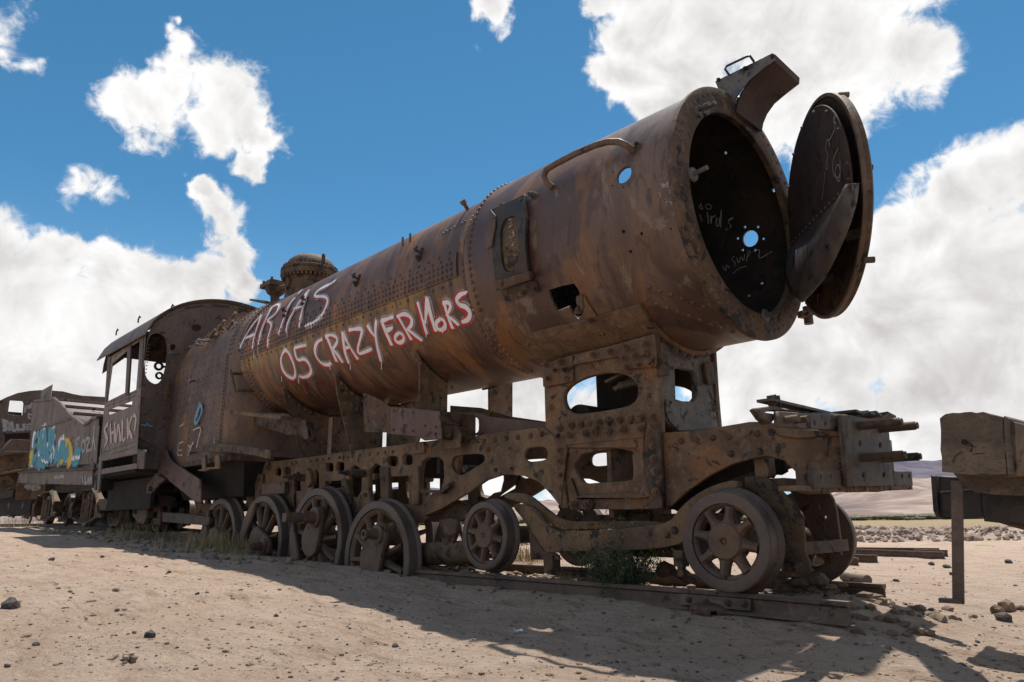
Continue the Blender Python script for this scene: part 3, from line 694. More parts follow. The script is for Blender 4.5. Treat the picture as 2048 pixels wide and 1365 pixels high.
# inner baffle disc cut on the slant; coordinates in the door plane
DPL=DC+DN*.075
def dpl(px,py,e=.0):
    q=onplane(DPL+DN*e,DN,px,py)-DC; return (q.dot(DD),q.z)
def dmesh(pts,holes,t,e):
    me=shape_mesh(pts,holes,t,.002)
    me.transform(Matrix(((DD.x,0,DN.x,DC.x+DN.x*e),(DD.y,0,DN.y,DC.y+DN.y*e),(0,1,0,DC.z),(0,0,0,1)))); return me
c6=crop(1300,80,2.276)
A_=dpl(*c6([(655,935)])[0]); B_=dpl(*c6([(945,655)])[0])
br=.695; cxy=(-.03,.015)
pts=[]
for i in range(200):
    a=2*math.pi*i/200; q=(cxy[0]+br*math.cos(a),cxy[1]+br*math.sin(a))
    # keep the side above line A-B
    s=(B_[0]-A_[0])*(q[1]-A_[1])-(B_[1]-A_[1])*(q[0]-A_[0])
    if s>0: pts.append((math.atan2(q[1]-cxy[1],q[0]-cxy[0]),q))
# order starting after the gap
pts.sort(); gaps=[(pts[(i+1)%len(pts)][0]-pts[i][0])%(2*math.pi) for i in range(len(pts))]; gi=gaps.index(max(gaps)); pts=pts[gi+1:]+pts[:gi+1]
BF=put('baffle_plate',dmesh([p[1] for p in pts],(),.012,.075),'baffle',DOOR)
E1=Vector((DC+DD*pts[0][1][0])+Vector((0,0,pts[0][1][1]))+DN*.08); E2=Vector((DC+DD*pts[-1][1][0])+Vector((0,0,pts[-1][1][1]))+DN*.08)
if E1.dot(DD)<E2.dot(DD): E1,E2=E2,E1       # E1 outer end, E2 hinge end of the fold
fold=(E2-E1)
# flap: bends away from the fold towards the smokebox, tip below
m=MB(); n=20;k=10;G=[]
edge=c6([(948,652),(938,735),(912,825),(878,915),(836,1005),(795,1085),(738,1150),(692,1196)])
for i in range(n+1):
    t=i/n; base=E1+fold*t+DN*.004; u_=t*7; j=min(6,int(u_)); f_=u_-j; px=edge[j][0]*(1-f_)+edge[j+1][0]*f_; py=edge[j][1]*(1-f_)+edge[j+1][1]*f_
    tip=onplane(DPL+DN*(.05+.05*t),DN,px,py); row=[]
    for j in range(k+1):
        u=j/k; row.append(base.lerp(tip,u)+DN*(.05*math.sin(math.pi*u))-DD*(.10*math.sin(math.pi*u)*t))
    G.append(row)
vs=[q for r_ in G for q in r_]; fs=[(i*(k+1)+j,i*(k+1)+j+1,(i+1)*(k+1)+j+1,(i+1)*(k+1)+j) for i in range(n) for j in range(k)]
m.add(vs,fs,True); FL=m.build('bent_flap','flap',DOOR); md=FL.modifiers.new('s','SOLIDIFY'); md.thickness=.008
m=MB()
for i in range(16):
    q=E1+fold*((i+.5)/16)+DN*.004+Vector((0,0,.022)); m.dome(q,DN,.012)
for i in range(0,200,13):
    a=2*math.pi*i/200; q=(cxy[0]+(br-.03)*math.cos(a),cxy[1]+(br-.03)*math.sin(a)); s=(B_[0]-A_[0])*(q[1]-A_[1])-(B_[1]-A_[1])*(q[0]-A_[0])
    if s>0: m.bolt(DC+DD*q[0]+Vector((0,0,q[1]))+DN*.081,DN,.011)
m.build('rivets','wheel',BF,kind='stuff')
for px,py,ln in ((1698,470,.08),(1650,560,.06)):
    q=onplane(DC+DN*.0,DN,px,py); m=MB(); m.tube([q-DN*.05,q+DN*ln,q+DN*ln+Vector((.0,0,-.05))],.011,8); m.box(q-DN*.03,(.1,.02,.06)); m.build('latch_stub','grey',DOOR)
for px,py in ((1694,190),(1741,335),(1745,520)):
    q=onplane(DC-DN*.03,DN,px,py); m=MB(); m.tube([q-DN*.01,q+DN*.05],.020,12); m.build('door_lug','wheel',DOOR)
q=HG+Vector((0,0,-.68)); 
for z in (-.55,.02,.42):
    m=MB(); m.tube([HG+Vector((0,.03,z-.07)),HG+Vector((0,.03,z+.07))],.035,12); m.bar(HG+Vector((.0,.03,z)),HG+DD*.14+Vector((0,0,z))-DN*.02,.05,.03); m.bar(HG+Vector((-.03,-.05,z)),HG+Vector((0,.03,z)),.05,.05); m.build('hinge','wheel',DOOR)
a=onplane(DC,DN,1612,592);b=onplane(DC,DN,1637,605)
m=MB();m.tube([a,a+Vector((0,0,-.06)),b+Vector((0,0,-.04)),b+Vector((.0,0,.06))],.014,8);m.build('door_handle','wheel',DOOR)
DNf=DN
def sdoor(px,py): return onplane(DPL+DN*.007,DN,px,py),DNf
strokes('chalk_lettering',[c6([(845,340),(835,370),(850,380)]),c6([(850,345),(840,365),(848,395),(835,430),(812,470),(825,490),(812,440),(800,500),(815,520),(808,560),(800,585),(812,590),(808,545)]),
  c6([(862,490),(835,545),(835,610),(860,635),(872,600),(860,560),(845,590),(850,630),(870,655),(868,500)]),c6([(800,600),(795,660),(785,730)])],.009,sdoor,'chalk',BF)
# ---- graffiti on the barrel
c1=crop(440,480,3.593); c2=crop(380,460,5.689)
W=[[(470,790),(442,835),(440,890),(460,950),(500,988),(535,995),(546,965),(538,910),(515,845),(492,803),(470,790)],[(622,757),(580,765),(538,778)],[(538,778),(545,830),(565,870),(610,850),(645,890),(662,945),(640,978),(600,988),(575,980)],
[(738,715),(700,735),(682,790),(698,850),(740,893),(780,898),(802,885)],[(768,690),(790,740),(815,810),(842,872)],[(762,695),(805,680),(845,700),(848,735),(825,770),(808,790)],[(815,785),(850,825),(885,878)],
[(885,665),(892,740),(905,820),(930,885)],[(885,665),(920,740),(955,800),(992,855)],[(895,780),(945,765)],[(930,648),(980,640),(1032,636),(1010,720),(992,780),(1000,822),(1045,805),(1095,780)],[(1065,615),(1090,660),(1115,690)],[(1128,580),(1118,660),(1132,760),(1150,830),(1160,870)],
[(1165,580),(1195,660),(1238,755)],[(1165,582),(1205,570),(1250,552)],[(1195,655),(1250,628)],[(1292,665),(1262,690),(1262,725),(1292,742),(1325,722),(1322,685),(1292,665)],
[(1282,545),(1310,600),(1345,660),(1378,715)],[(1275,552),(1330,528),(1380,555),(1385,610),(1345,650)],[(1350,640),(1400,680),(1455,722)],[(1425,450),(1450,540),(1490,675)],[(1478,600),(1490,500),(1490,415)],[(1490,415),(1515,530),(1555,655)],
[(1590,565),(1558,590),(1560,632),(1595,650),(1627,625),(1618,580),(1590,565)],[(1615,455),(1640,550),(1675,635)],[(1605,455),(1645,445),(1665,480),(1640,530),(1630,545)],[(1640,545),(1685,580),(1718,610)],
[(1780,378),(1730,390),(1700,430),(1722,468),(1775,480),(1805,525),(1790,572),(1742,590)]]
WA=[[(825,980),(760,1050),(700,1130),(640,1230),(590,1340)],[(825,980),(800,1060),(770,1150),(740,1250),(730,1350)],[(640,1240),(760,1195)],[(940,900),(890,1000),(850,1090),(815,1190),(795,1300)],[(930,905),(990,865),(1035,860),(1010,940),(950,1000),(895,1035)],[(900,1045),(950,1080),(925,1160),(905,1240),(900,1330)],
[(1200,790),(1150,850),(1110,940),(1070,1060),(1020,1200)],[(1345,725),(1260,830),(1185,950),(1130,1060),(1110,1160)],[(1345,725),(1315,840),(1280,980),(1260,1110)],[(1190,905),(1300,885)],[(1370,690),(1340,735)],[(1290,690),(1240,745)],
[(1665,590),(1600,640),(1500,680),(1435,740),(1440,775),(1530,765),(1590,790),(1570,880),(1520,980),(1430,1060),(1325,1100)]]
lines=[c1(l) for l in W]; linesA=[c2(l) for l in WA]
# red outline slightly offset, then white core
off_=lambda ls,dx,dy:[[(x+dx,y+dy) for x,y in l] for l in ls]
strokes('white_overspray',lines,.10,sbar,'haze_paint',BAR,.002)
strokes('red_outline',off_(lines[:16],-1.2,2.0),.078,sbar,'red_paint',BAR,.0045)
strokes('red_outline',off_(lines[16:],-2.2,2.2),.092,sbar,'red_paint',BAR,.0045)
strokes('white_lettering',lines,.048,sbar,'white_paint',BAR,.007)
strokes('white_overspray',linesA,.10,sbar,'haze_paint',BAR,.0155)
strokes('red_outline',off_(linesA,-2.6,1.8),.048,sbar,'red_paint',BAR,.018)
strokes('white_lettering',linesA,.042,sbar,'white_paint',BAR,.0205)
strokes('dark_red_lettering',[c1(l) for l in ([(610,1030),(630,1080),(655,1125)],[(690,1035),(730,1020),(800,1060),(850,1110),(890,1165),(830,1175),(770,1150),(720,1100),(690,1035)],[(635,1040),(650,1020)])],.05,sbar,'dark_red_paint',BAR,.003)
drips=[[(x,y-13),(x+.4,y-13+dl*.5),(x+.3,y-13+dl)] for x,y,dl in ((511,716,16),(519,700,22),(541,689,20),(557,668,14),(577,671,16),(603,652,14),(483,700,12),(566,765,10),(600,764,14),(663,741,10),(765,728,22),(703,741,10),(855,676,10),(888,668,10),(626,662,9))]
strokes('paint_drips',drips,.011,sbar,'white_paint',BAR,.021)
# letters inside the smokebox
def s_in(px,py):
    p=cyl(RS-.024,px,py,True); return p,-Vector((0,p.y,p.z-ZC)).normalized()
strokes('chalk_lettering',[c6(l) for l in ([(330,1030),(350,1060),(345,1020),(365,1040)],[(385,985),(370,1005),(390,1010),(385,1035)],[(395,990),(405,1025),(415,980),(428,1015),(432,975)],[(440,1010),(445,960),(460,965),(445,990)],[(470,965),(505,950),(490,1005),(558,962)],[(378,1065),(405,1040),(442,1030)])],.008,s_in,'chalk',SB,.003)
strokes('orange_lettering',[c6(l) for l in ([(235,745),(220,760),(245,775),(230,745)],[(262,745),(250,760),(270,775),(285,760),(265,745)],[(225,790),(240,830)],[(262,780),(268,840)],[(278,800),(282,845),(278,810),(300,800)],[(305,810),(300,845),(315,850),(318,810)],[(325,770),(322,860)],[(380,810),(350,825),(375,850),(345,865)])],.014,s_in,'chalk',SB,.003)

# ---- saddle under the smokebox
c5=crop(1040,660,2.967)
oval=c5([(256,395),(262,440),(290,485),(340,502),(450,488),(600,465),(672,440),(702,390),(695,320),(650,275),(560,253),(460,262),(370,288),(300,325),(265,365)])
lowh=c5([(372,728),(662,698),(668,790),(672,872),(662,896),(450,908),(378,915),(352,880),(330,840),(318,800),(345,770)])
SA=plate('saddle',c5([(130,215),(300,150),(560,90),(810,24),(822,300),(838,540),(846,1062),(620,1068),(240,1062),(215,880),(205,640),(150,580),(143,340),(135,335)]),[oval,lowh],y=-.41,t=.05,mat='saddle',parent=LOCO,mirror=True,hsm=1)
XF=-.545
FP=plate('saddle_front_plate',c5([(822,150),(822,20),(860,30),(900,90),(1010,170),(1150,150),(1163,250),(1178,575),(1000,600),(940,602),(880,560),(840,490)]),[c5([(918,235),(940,222),(1030,240),(1050,265),(1052,400),(1022,440),(925,412)])],x=XF,t=.05,mat='pale',parent=LOCO,hsm=0)
plate('apron_patch',c5([(866,420),(1015,425),(1160,460),(1178,578),(1000,600),(945,600),(890,545),(868,490)]),x=XF+.014,t=.012,mat='pale',parent=LOCO)
# curved cradle top plates and flanges
plate('saddle_flange',c5([(310,210),(585,158),(600,235),(805,220),(808,175),(800,20),(560,88),(328,150)]),y=-.436,t=.025,mat='saddle',parent=LOCO)
plate('saddle_flange',c5([(130,205),(310,150),(312,305),(150,340),(135,335)]),y=-.44,t=.03,mat='saddle',parent=LOCO)
plate('saddle_web',c5([(205,640),(745,545),(735,640),(280,685),(240,1062),(205,900)]),y=-.437,t=.025,mat='saddle',parent=LOCO)
plate('saddle_rim',c5([(280,686),(735,640),(728,740),(745,860),(770,990),(700,1000),(330,1000),(300,880),(340,1000),(345,985),(700,965),(690,700),(285,700)]),y=-.44,t=.03,mat='saddle',parent=LOCO,bevel=.003)
plate('saddle_post',c5([(752,545),(822,545),(846,1062),(775,1062),(738,820),(728,720)]),y=-.455,t=.045,mat='frame_dark',parent=LOCO)
# seat band between smokebox and saddle
m=MB(); n=24
V_=[]
for x in (-1.62,-.50):
    for i in range(n+1):
        a=-2.15+ (2.15*2-math.pi)*i/n if False else (-math.pi/2-.72+1.44*i/n)
        V_.append(cp(x,a,RS+.004))
    for i in range(n+1):
        a=(-math.pi/2-.72+1.44*i/n); V_.append(cp(x,a,RS+.04))
k=n+1; F_=[]
for i in range(n): F_+=[(i,i+1,2*k+i+1,2*k+i),(k+i,3*k+i,3*k+i+1,k+i+1),(i,k+i,k+i+1,i+1),(2*k+i,2*k+i+1,3*k+i+1,3*k+i)]
F_+=[(0,2*k,3*k,k),(n,k+n,3*k+n,2*k+n)]
m.add(V_,F_,True); m.build('saddle_seat','saddle',LOCO)
cylpatch('riveted_seam_bar',c1([(0,0)])[:0] or [(1072,698),(1312,652),(1312,658),(1073,704)],(),.935,.02,'beamgrey',LOCO)
# saddle inner clutter and floor
m=MB(); m.box((-1.175,.15,1.5),(.65,.06,.6)); m.tube([(-1.35,-.3,1.16),(-1.35,.3,1.16)],.13,24); m.build('steam_passage','smoke_in',LOCO)
m=MB(); m.bar((-1.0,-.30,1.36),(-.72,-.15,1.52),.035,.03); m.cut(); m.bar((-1.05,-.32,1.42),(-.80,-.28,1.50),.05,.02); m.cut(); m.bar((-.8,-.3,1.55),(-.68,-.2,1.60),.06,.03); m.cut(); m.tube([(-.95,-.30,1.38),(-.7,-.2,1.42)],.03,8); m.each('broken_linkage','beamgrey',LOCO)
m=MB(); m.box((-1.02,0,.68),(.04,.74,.5)); m.cut(); m.box((-.95,0,1.12),(.70,.74,.04)); m.box((-.9,.0,.56),(.66,.74,.04)); m.cut(); m.tube([(-.9,.1,.6),(-.9,.1,1.1)],.05,10); m.each('cross_casting','frame_dark',LOCO)
# bolts on the saddle (shared mesh)
bm_=MB(); bm_.bolt((0,0,0),(0,-1,0),.019); BOLT=bm_.mesh('bolt')
bmx=MB(); bmx.bolt((0,0,0),(1,0,0),.017); BOLTX=bmx.mesh('bolt')
rm=MB(); rm.dome((0,0,0),(0,-1,0),.023,.020,9); RIV=rm.mesh('rivet_head')
def bolts(parent,pts,y,me=None,name='bolt',mat='saddle',s=1.0):
    for px,py in pts:
        o=put(name,me or BOLT,mat,parent,on('y',y,px,py)); o.scale=(s,s,s)*1 if False else (s*random.uniform(.9,1.1),)*3
bolts(SA,c5([(430,148),(530,127),(627,106),(735,84),(610,168),(675,153),(740,139),(765,190),(695,208),(625,222),(237,190),(148,207),(265,236),(205,240),(160,290),(270,290)]),-.47)
bolts(SA,c5([(228,585),(300,568),(355,560),(405,552),(465,545),(520,540),(585,535),(650,528),(712,520),(782,512)]),-.43,s=1.05)
bolts(SA,c5([(290,625),(385,612),(440,605),(520,600),(605,590),(710,585)]),-.465,s=1.1)
bolts(SA,c5([(778,572),(785,690),(792,765),(798,840),(805,960)]),-.503)
bolts(SA,c5([(225,632),(232,712),(232,780),(235,865),(240,940)]),-.48,s=.95)
bolts(SA,c5([(315,1035),(410,1035),(140+250,1040)]),-.44,s=1.35)
bolts(SA,c5([(185,460)]),-.41,s=1.0)
for px,py in c5([(918,122),(965,148),(1010,162),(1060,158),(1100,150),(880,432),(1160,470)]): put('bolt',BOLTX,'pale',FP,on('x',XF+.03,px,py))
plate('gusset',c5([(835,130),(880,150),(885,270),(838,272)]),x=XF+.05,t=.04,mat='frame_dark',parent=LOCO)
plate('gusset',c5([(1098,200),(1150,190),(1160,320),(1118,322)]),x=XF+.04,t=.03,mat='frame_dark',parent=LOCO)

# ---- frame plates
c7=crop(1300,760,2.7304); c3=crop(680,700,2.73)
FA=plate('front_frame_plate',c7([(60,288),(200,282),(375,258),(540,230),(640,228),(720,250),(900,262),(1050,278),(1072,582),(960,600),(845,598),(800,508),(725,436),(640,418),(560,430),(450,460),(330,520),(200,612),(108,696),(62,696)]),y=-.40,t=.035,mat='saddle',parent=LOCO,mirror=True)
bolts(FA,c7([(170,335),(253,328),(343,318),(428,310),(584,293),(664,287),(707,290),(762,283),(442,405),(597,390),(1030,390),(1033,468)]),-.40,RIV,'bolt_head','frame_dark')
AP=plate('bridge_plate',c3([(640,482),(860,452),(1105,422),(1165,470),(1205,590),(1245,865),(1210,866),(1150,790),(1085,722),(1000,688),(890,682),(800,712),(700,780),(560,865),(462,908),(440,850),(500,800),(592,745),(600,700),(590,640)]),
  [c3([(610,600),(630,578),(700,570),(770,568),(790,585),(786,615),(720,652),(660,690),(625,672),(608,640)]),c3([(1008,600),(1010,550),(1040,532),(1110,528),(1134,550),(1130,595),(1100,606),(1035,612)])],y=-.43,t=.03,mat='frame',parent=LOCO,hsm=1,mirror=True)
bolts(AP,c3([(672,512),(732,505),(788,497),(846,491),(908,484),(972,478),(1040,470),(1103,460)]),-.43,RIV,'bolt_head','frame')
bolts(AP,c3([(850,655),(938,648),(602,738),(810,545)]),-.43)
# sand brake arm
m=MB(); a=on('y',-.47,846,982); b=on('y',-.47,886,985); c_=on('y',-.47,902,970); m.bar(a,b,.03,.05,(0,1,0)); m.bar(b,c_,.03,.05,(0,1,0)); m.build('brake_lever','frame_dark',LOCO)
def ovalp(cx,cy,w,h,n=14): return [(cx+w/2*math.copysign(abs(math.cos(t))**.6,math.cos(t)),cy+h/2*math.copysign(abs(math.sin(t))**.6,math.sin(t))) for t in [2*math.pi*i/n for i in range(n)]]
c8=crop(500,780,4.452)
hol=[ovalp(x,y,w,h) for x,y,w,h in [c8([(248,733)])[0]+(13,16),c8([(332,725)])[0]+(13,17),c8([(708,690)])[0]+(15,18),c8([(802,684)])[0]+(17,19),c8([(1270,636)])[0]+(22,21),c8([(1400,625)])[0]+(21,21)]]
hol+=[c8([(105,830),(130,775),(160,762),(180,800),(185,900),(108,905)]),c8([(400,760),(425,728),(445,745),(450,900),(395,900)]),c8([(548,860),(575,730),(590,708),(612,740),(615,900),(560,960)]),
 c8([(878,780),(890,700),(935,668),(980,705),(995,780),(990,900),(950,965),(895,950),(878,880)]),c8([(1055,800),(1075,700),(1120,655),(1160,680),(1170,760),(1165,960),(1120,1000),(1070,990),(1056,900)]),
 c8([(1225,775),(1410,765),(1412,1040),(1380,1020),(1340,1060),(1232,1040)]),c8([(1510,760),(1530,640),(1580,605),(1680,600),(1722,640),(1727,780),(1700,890),(1640,905),(1580,955),(1530,935),(1508,860)]),
 c8([(668,815),(810,808),(812,870),(735,875),(670,880)])]
FR=plate('main_frame_plate',[(514,925),(560,922),(640,911),(720,900),(808,889),(860,882),(918,874),(918,905),(916,930),(906,965),(880,985),(858,1005),(856,1034),(846,1046),(800,1046),(700,1046),(600,1044),(514,1044)],hol,y=-.40,t=.055,mat='frame',parent=LOCO,mirror=True,hsm=0)
bolts(FR,c8([(323,657),(372,652),(414,648),(540,635),(600,628),(652,620),(705,612),(800,603),(830,603),(868,600),(910,595),(980,583),(1066,574),(1140,566),(1205,558),(1272,550)]),-.40,RIV,'bolt_head','frame_dark',.8)
bolts(FR,c8([(1390,530),(1440,522),(1495,515),(1020,935)]),-.41,RIV,'bolt_head','frame',1.0)
# lugs, pedestal posts, projecting pins
for pts,yy,mt in ((c8([(1150,690),(1228,690),(1232,1040),(1165,1040)]),-.43,'frame_dark'),(c8([(1440,690),(1495,680),(1500,1020),(1440,1020)]),-.44,'frame'),(c8([(812,790),(850,800),(885,930),(885,1040),(820,1040)]),-.44,'frame_dark'),
    (c8([(330,800),(390,800),(392,1040),(330,1040)]),-.43,'frame_dark'),(c8([(40,750),(105,750),(105,1040),(45,1040)]),-.45,'frame_dark'),(c8([(1370,480),(1545,460),(1552,560),(1445,578),(1370,560)]),-.425,'frame'),
    (c8([(500,700),(530,740),(535,830),(505,870),(490,820),(492,720)]),-.45,'frame')):
    plate('pedestal_guide',pts,y=yy,t=.05,mat=mt,parent=LOCO)
for (x0_,y0_),ln in ((c8([(1010,745)])[0],.30),(c8([(490,783)])[0],.28),((440,969),.28)):
    p=on('y',-.42,x0_,y0_); m=MB(); m.tube([p,p+Vector((0,-ln*.55,0))],.042,12); m.tube([p+Vector((0,-ln*.5,0)),p+Vector((0,-ln*.75,0))],.03,10); m.tube([p+Vector((0,-ln*.7,0)),p+Vector((0,-ln,0))],.016,8); m.build('brake_hanger_pin','frame_dark',LOCO)
m=MB(); m.bar(on('y',-.46,528,979),on('y',-.46,573,976),.05,.13,(0,0,1)); m.build('spring_buckle','wheel',LOCO)
# rear frame with round lightening holes
c9=crop(180,900,5.689)
FR2=plate('rear_frame_plate',c9([(1245,345),(1530,320),(1610,210),(1800,185),(1830,110),(2040,130),(2040,560),(1900,640),(1740,700),(1400,760),(1200,740),(1200,600)]),
 [ovalp(*c9([(1278,528)])[0],11,31),ovalp(*c9([(1368,525)])[0],12,32),ovalp(*c9([(1456,520)])[0],13,32),c9([(1690,560),(1700,440),(1750,410),(1775,440),(1775,600),(1740,640)]),c9([(1580,520),(1630,455),(1660,480),(1670,540)])],y=-.41,t=.05,mat='frame',parent=LOCO,mirror=True,hsm=0)
# transverse stretchers between the frames
m=MB()
for x in (-6.9,-5.9,-5.3,-4.2,-3.65,-3.0): m.box((x,0,.95),(.05,.74,.22)); m.cut()
for x in (-6.4,-5.3): m.box((x,0,.62),(.08,.74,.5)); m.cut()
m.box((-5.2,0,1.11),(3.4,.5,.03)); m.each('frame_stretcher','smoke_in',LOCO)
m=MB()
for x in (-4.05,-2.62,-4.9,-5.75): m.tube([(x,-.38,.86),(x,.38,.86)],.035,10); m.cut()
m.each('cross_shaft','frame_dark',LOCO)
# ---- boiler stays: plates square across the engine
def halfstay(X,pts,mat='frame_dark',name='boiler_stay'):
    for s in (-1,1):
        q=[(s*a,b) for a,b in pts]; plate(name,q,x=X,t=.022,mat=mat,parent=LOCO,raw=True)
    # flange on the barrel
def flange(X,a0,a1):
    for s in (0,1):
        m=MB(); n=14;V_=[];r0=rb(X)+.002
        for x in (X-.11,X):
            for r_ in (r0,r0+.018):
                for i in range(n+1):
                    a=a0+(a1-a0)*i/n; a=a if not s else -math.pi-a; V_.append(cp(x,a,r_))
        k=n+1;F_=[]
        for i in range(n): F_+=[(i,i+1,2*k+i+1,2*k+i),(k+i,3*k+i,3*k+i+1,k+i+1),(i,k+i,k+i+1,i+1),(2*k+i,2*k+i+1,3*k+i+1,3*k+i)]
        F_+=[(0,2*k,3*k,k),(n,k+n,3*k+n,2*k+n)]
        m.add(V_,F_,True); fl=m.build('stay_flange','frame',LOCO)
        if not s:
            m=MB()
            for i in range(7):
                a=a0+(a1-a0)*(i+.5)/7; p=cp(X-.055,a,r0+.018); m.dome(p,(0,p.y,p.z-ZC),.018)
            m.build('rivets','frame',fl,kind='stuff')
def arcpts(r,a0,a1,n=8): return [(-r*math.cos(a0+(a1-a0)*i/n),ZC+r*math.sin(a0+(a1-a0)*i/n)) for i in range(n+1)]
neg=lambda l:[(-a,b) for a,b in l]
A0=math.asin((1.93-ZC)/.86)
for X_,low in ((-3.0,1.46),(-4.42,1.10),(-5.60,1.12)):
    r_=rb(X_)+.003; a0=-R(46); a1=-R(72) if X_>-3.5 else -R(88)
    arc=arcpts(r_,a0,a1)
    if X_>-3.5: pts=[(.61,arc[0][1])]+neg(arc)[0:]+[(.27,1.42),(.60,1.40)]
    elif X_>-5: pts=[(.66,arc[0][1]+.02)]+neg(arc)+[(.03,1.10),(.36,1.08),(.42,1.12),(.63,1.75)]
    else: pts=[(.66,arc[0][1]+.02)]+neg(arc)+[(.03,1.10),(.33,1.10),(.44,1.32),(.46,1.60),(.60,1.72)]
    halfstay(X_,pts,'frame_dark' if X_<-3.5 else 'frame')
    flange(X_,-R(42),a1)
# rivets on the stays facing forward
m=MB()
for X_ in (-3.0,-4.42,-5.6):
    for i in range(6):
        a=-R(50)-i*R(5.2); p=cp(X_+.0,a,rb(X_)+.05); m.dome((X_+.001,p.y,p.z),(1,0,0),.02)
m.build('rivets','frame',LOCO,kind='stuff')
# tank-like box and motion bracket beside the frame
BX=plate('bracket_box',c8([(1228,150),(1500,170),(1690,190),(1705,440),(1550,452),(1500,420),(1228,392)]),y=-.72,t=.02,mat='plate',parent=LOCO)
plate('box_end',c8([(1223,148),(1240,148),(1242,392),(1225,394)]),y=-.726,t=.05,mat='frame',parent=BX)
bolts(BX,c8([(1280,190),(1366,198),(1452,202),(1280,355),(1366,362),(1452,366),(1560,320),(1655,330),(1590,390),(1655,395)]),-.72,RIV,'bolt_head','plate',.6)
m=MB(); p=on('y',-.7,880,850); m.box((p.x-.02,-.50,p.z),(.04,.42,.24)); m.cut(); m.box((-2.75,-.55,1.24),(.4,.3,.02)); m.each('bracket_web','frame_dark',LOCO)
plate('motion_bracket',c8([(1700,190),(1760,200),(1870,390),(1868,515),(1715,535),(1712,440)]),y=-.55,t=.025,mat='frame',parent=LOCO)
plate('motion_plate',c8([(1750,195),(2048,205),(2140,240),(2750,300),(2760,400),(2048,405),(1870,400)]),[ovalp(*c8([(1980,315)])[0],25,33)],y=-.30,t=.03,mat='plate',parent=LOCO,hsm=0)
plate('motion_plate',c8([(1780,140),(2048,160),(2300,235),(2750,300),(2760,330),(2100,250),(1780,215)]),y=.30,t=.03,mat='frame_dark',parent=LOCO)
plate('hanging_plate',c8([(1008,30),(1018,28),(1100,60),(1230,130),(1225,380),(1012,378)]),y=-.50,t=.02,mat='frame_dark',parent=LOCO)
plate('deflector_plate',c8([(0,200),(330,212),(380,265),(470,275),(540,360),(560,420),(330,400),(0,300)]),y=-.60,t=.03,mat='frame_dark',parent=LOCO)
plate('link_strap',c8([(455,265),(490,270),(520,430),(500,445),(470,425)]),y=-.64,t=.02,mat='beamgrey',parent=LOCO)
# running board stub
m=MB(); a=on('y',-.95,470,826); b=on('y',-.80,582,838); m.bar(a,b,.26,.04,(0,0,1)); m.build('running_board','frame',LOCO)
# ---- firebox, dome, cab
sl=[]
def fslice(x,rtop,inset):
    pts=[]
    for z in np.linspace(1.22,ZC,12):
        pts.append((x,-(rtop-inset*sm01((ZC+.1-z)/.5)),z))
    for i in range(1,32):
        a=math.pi*i/32; pts.append((x,-rtop*math.cos(a),ZC+rtop*math.sin(a)))
    pts+= [(p[0],-p[1],p[2]) for p in reversed(pts[:12])]
    return pts
SLX=[(-8.95,.80,0),(-8.0,.825,0),(-7.2,.845,0),(-6.78,.855,0),(-6.66,.857,.02),(-6.55,.857,.10),(-6.46,.857,.26),(-6.40,.857,.55)]
m=MB(); rows=[fslice(*s) for s in SLX]; k=len(rows[0]); vs=[p for r_ in rows for p in r_]
fs=[(i*k+j,i*k+j+1,(i+1)*k+j+1,(i+1)*k+j) for i in range(len(rows)-1) for j in range(k-1)]
m.add(vs,fs,True); m.add(rows[0],[tuple(range(k))]); m.add(rows[-1],[tuple(range(k))])
FB=m.build('firebox','firebox',LOCO)
m=MB()
for i in range(12):
    for j in range(14):
        x=-6.99-i*.165; z=1.34+j*.102; m.dome((x,-(.855-.025*(-6.8-x)/1.2)-.001,z),(0,-1,0),.010,.006)
for j in range(26):          # double row along the front edge and up round the top
    z=1.30+j*.05
    if z<ZC:
        m.dome((-6.80,-.857,z),(0,-1,0),.019); m.dome((-6.86,-.857,z+.025),(0,-1,0),.019)
for i in range(26):
    a=i*.075; 
    for x in (-6.80,-6.72,-6.5): p=cp(x,a,.858); m.dome(p,(0,p.y,p.z-ZC),.019)
for i in range(230):
    x=random.uniform(-8.6,-6.75); a=random.choice([.55,.66,.78,.9,1.02,1.14,1.26,1.4])+random.uniform(-.02,.02); p=cp(x,a,.835); n=Vector((0,p.y,p.z-ZC)).normalized(); m.tube([p,p+n*random.uniform(.02,.04)],.011,6)
m.build('stay_bolts','firebox',FB,kind='stuff')
for px,py,ln in ((420,683,.16),(362,708,.16),(390,762,.07),(392,905,.08),(404,690,.08)):
    p=cyl(.85,px,py) if py<760 else on('y',-.85,px,py); m=MB(); m.tube([p,p+Vector((.04,-ln,-.02))],.013,8); m.tube([p+Vector((.04,-ln,-.02)),p+Vector((.045,-ln-.03,-.02))],.022,8); m.build('washout_stud','grey',FB)
m=MB()
for px,py in ((447,655),(465,655),(468,640),(430,672)):
    p=cyl(.86,px,py); n=Vector((0,p.y,p.z-ZC)).normalized(); m.tube([p+n*.03+Vector((-.10,0,-.03)),p+n*.05+Vector((.1,0,.04))],.022,8); m.lathe([(.03,0),(.055,0),(.055,.03),(.03,.03)],p+n*.03,n,12); m.cut()
m.each('washout_plug','firebox',FB)
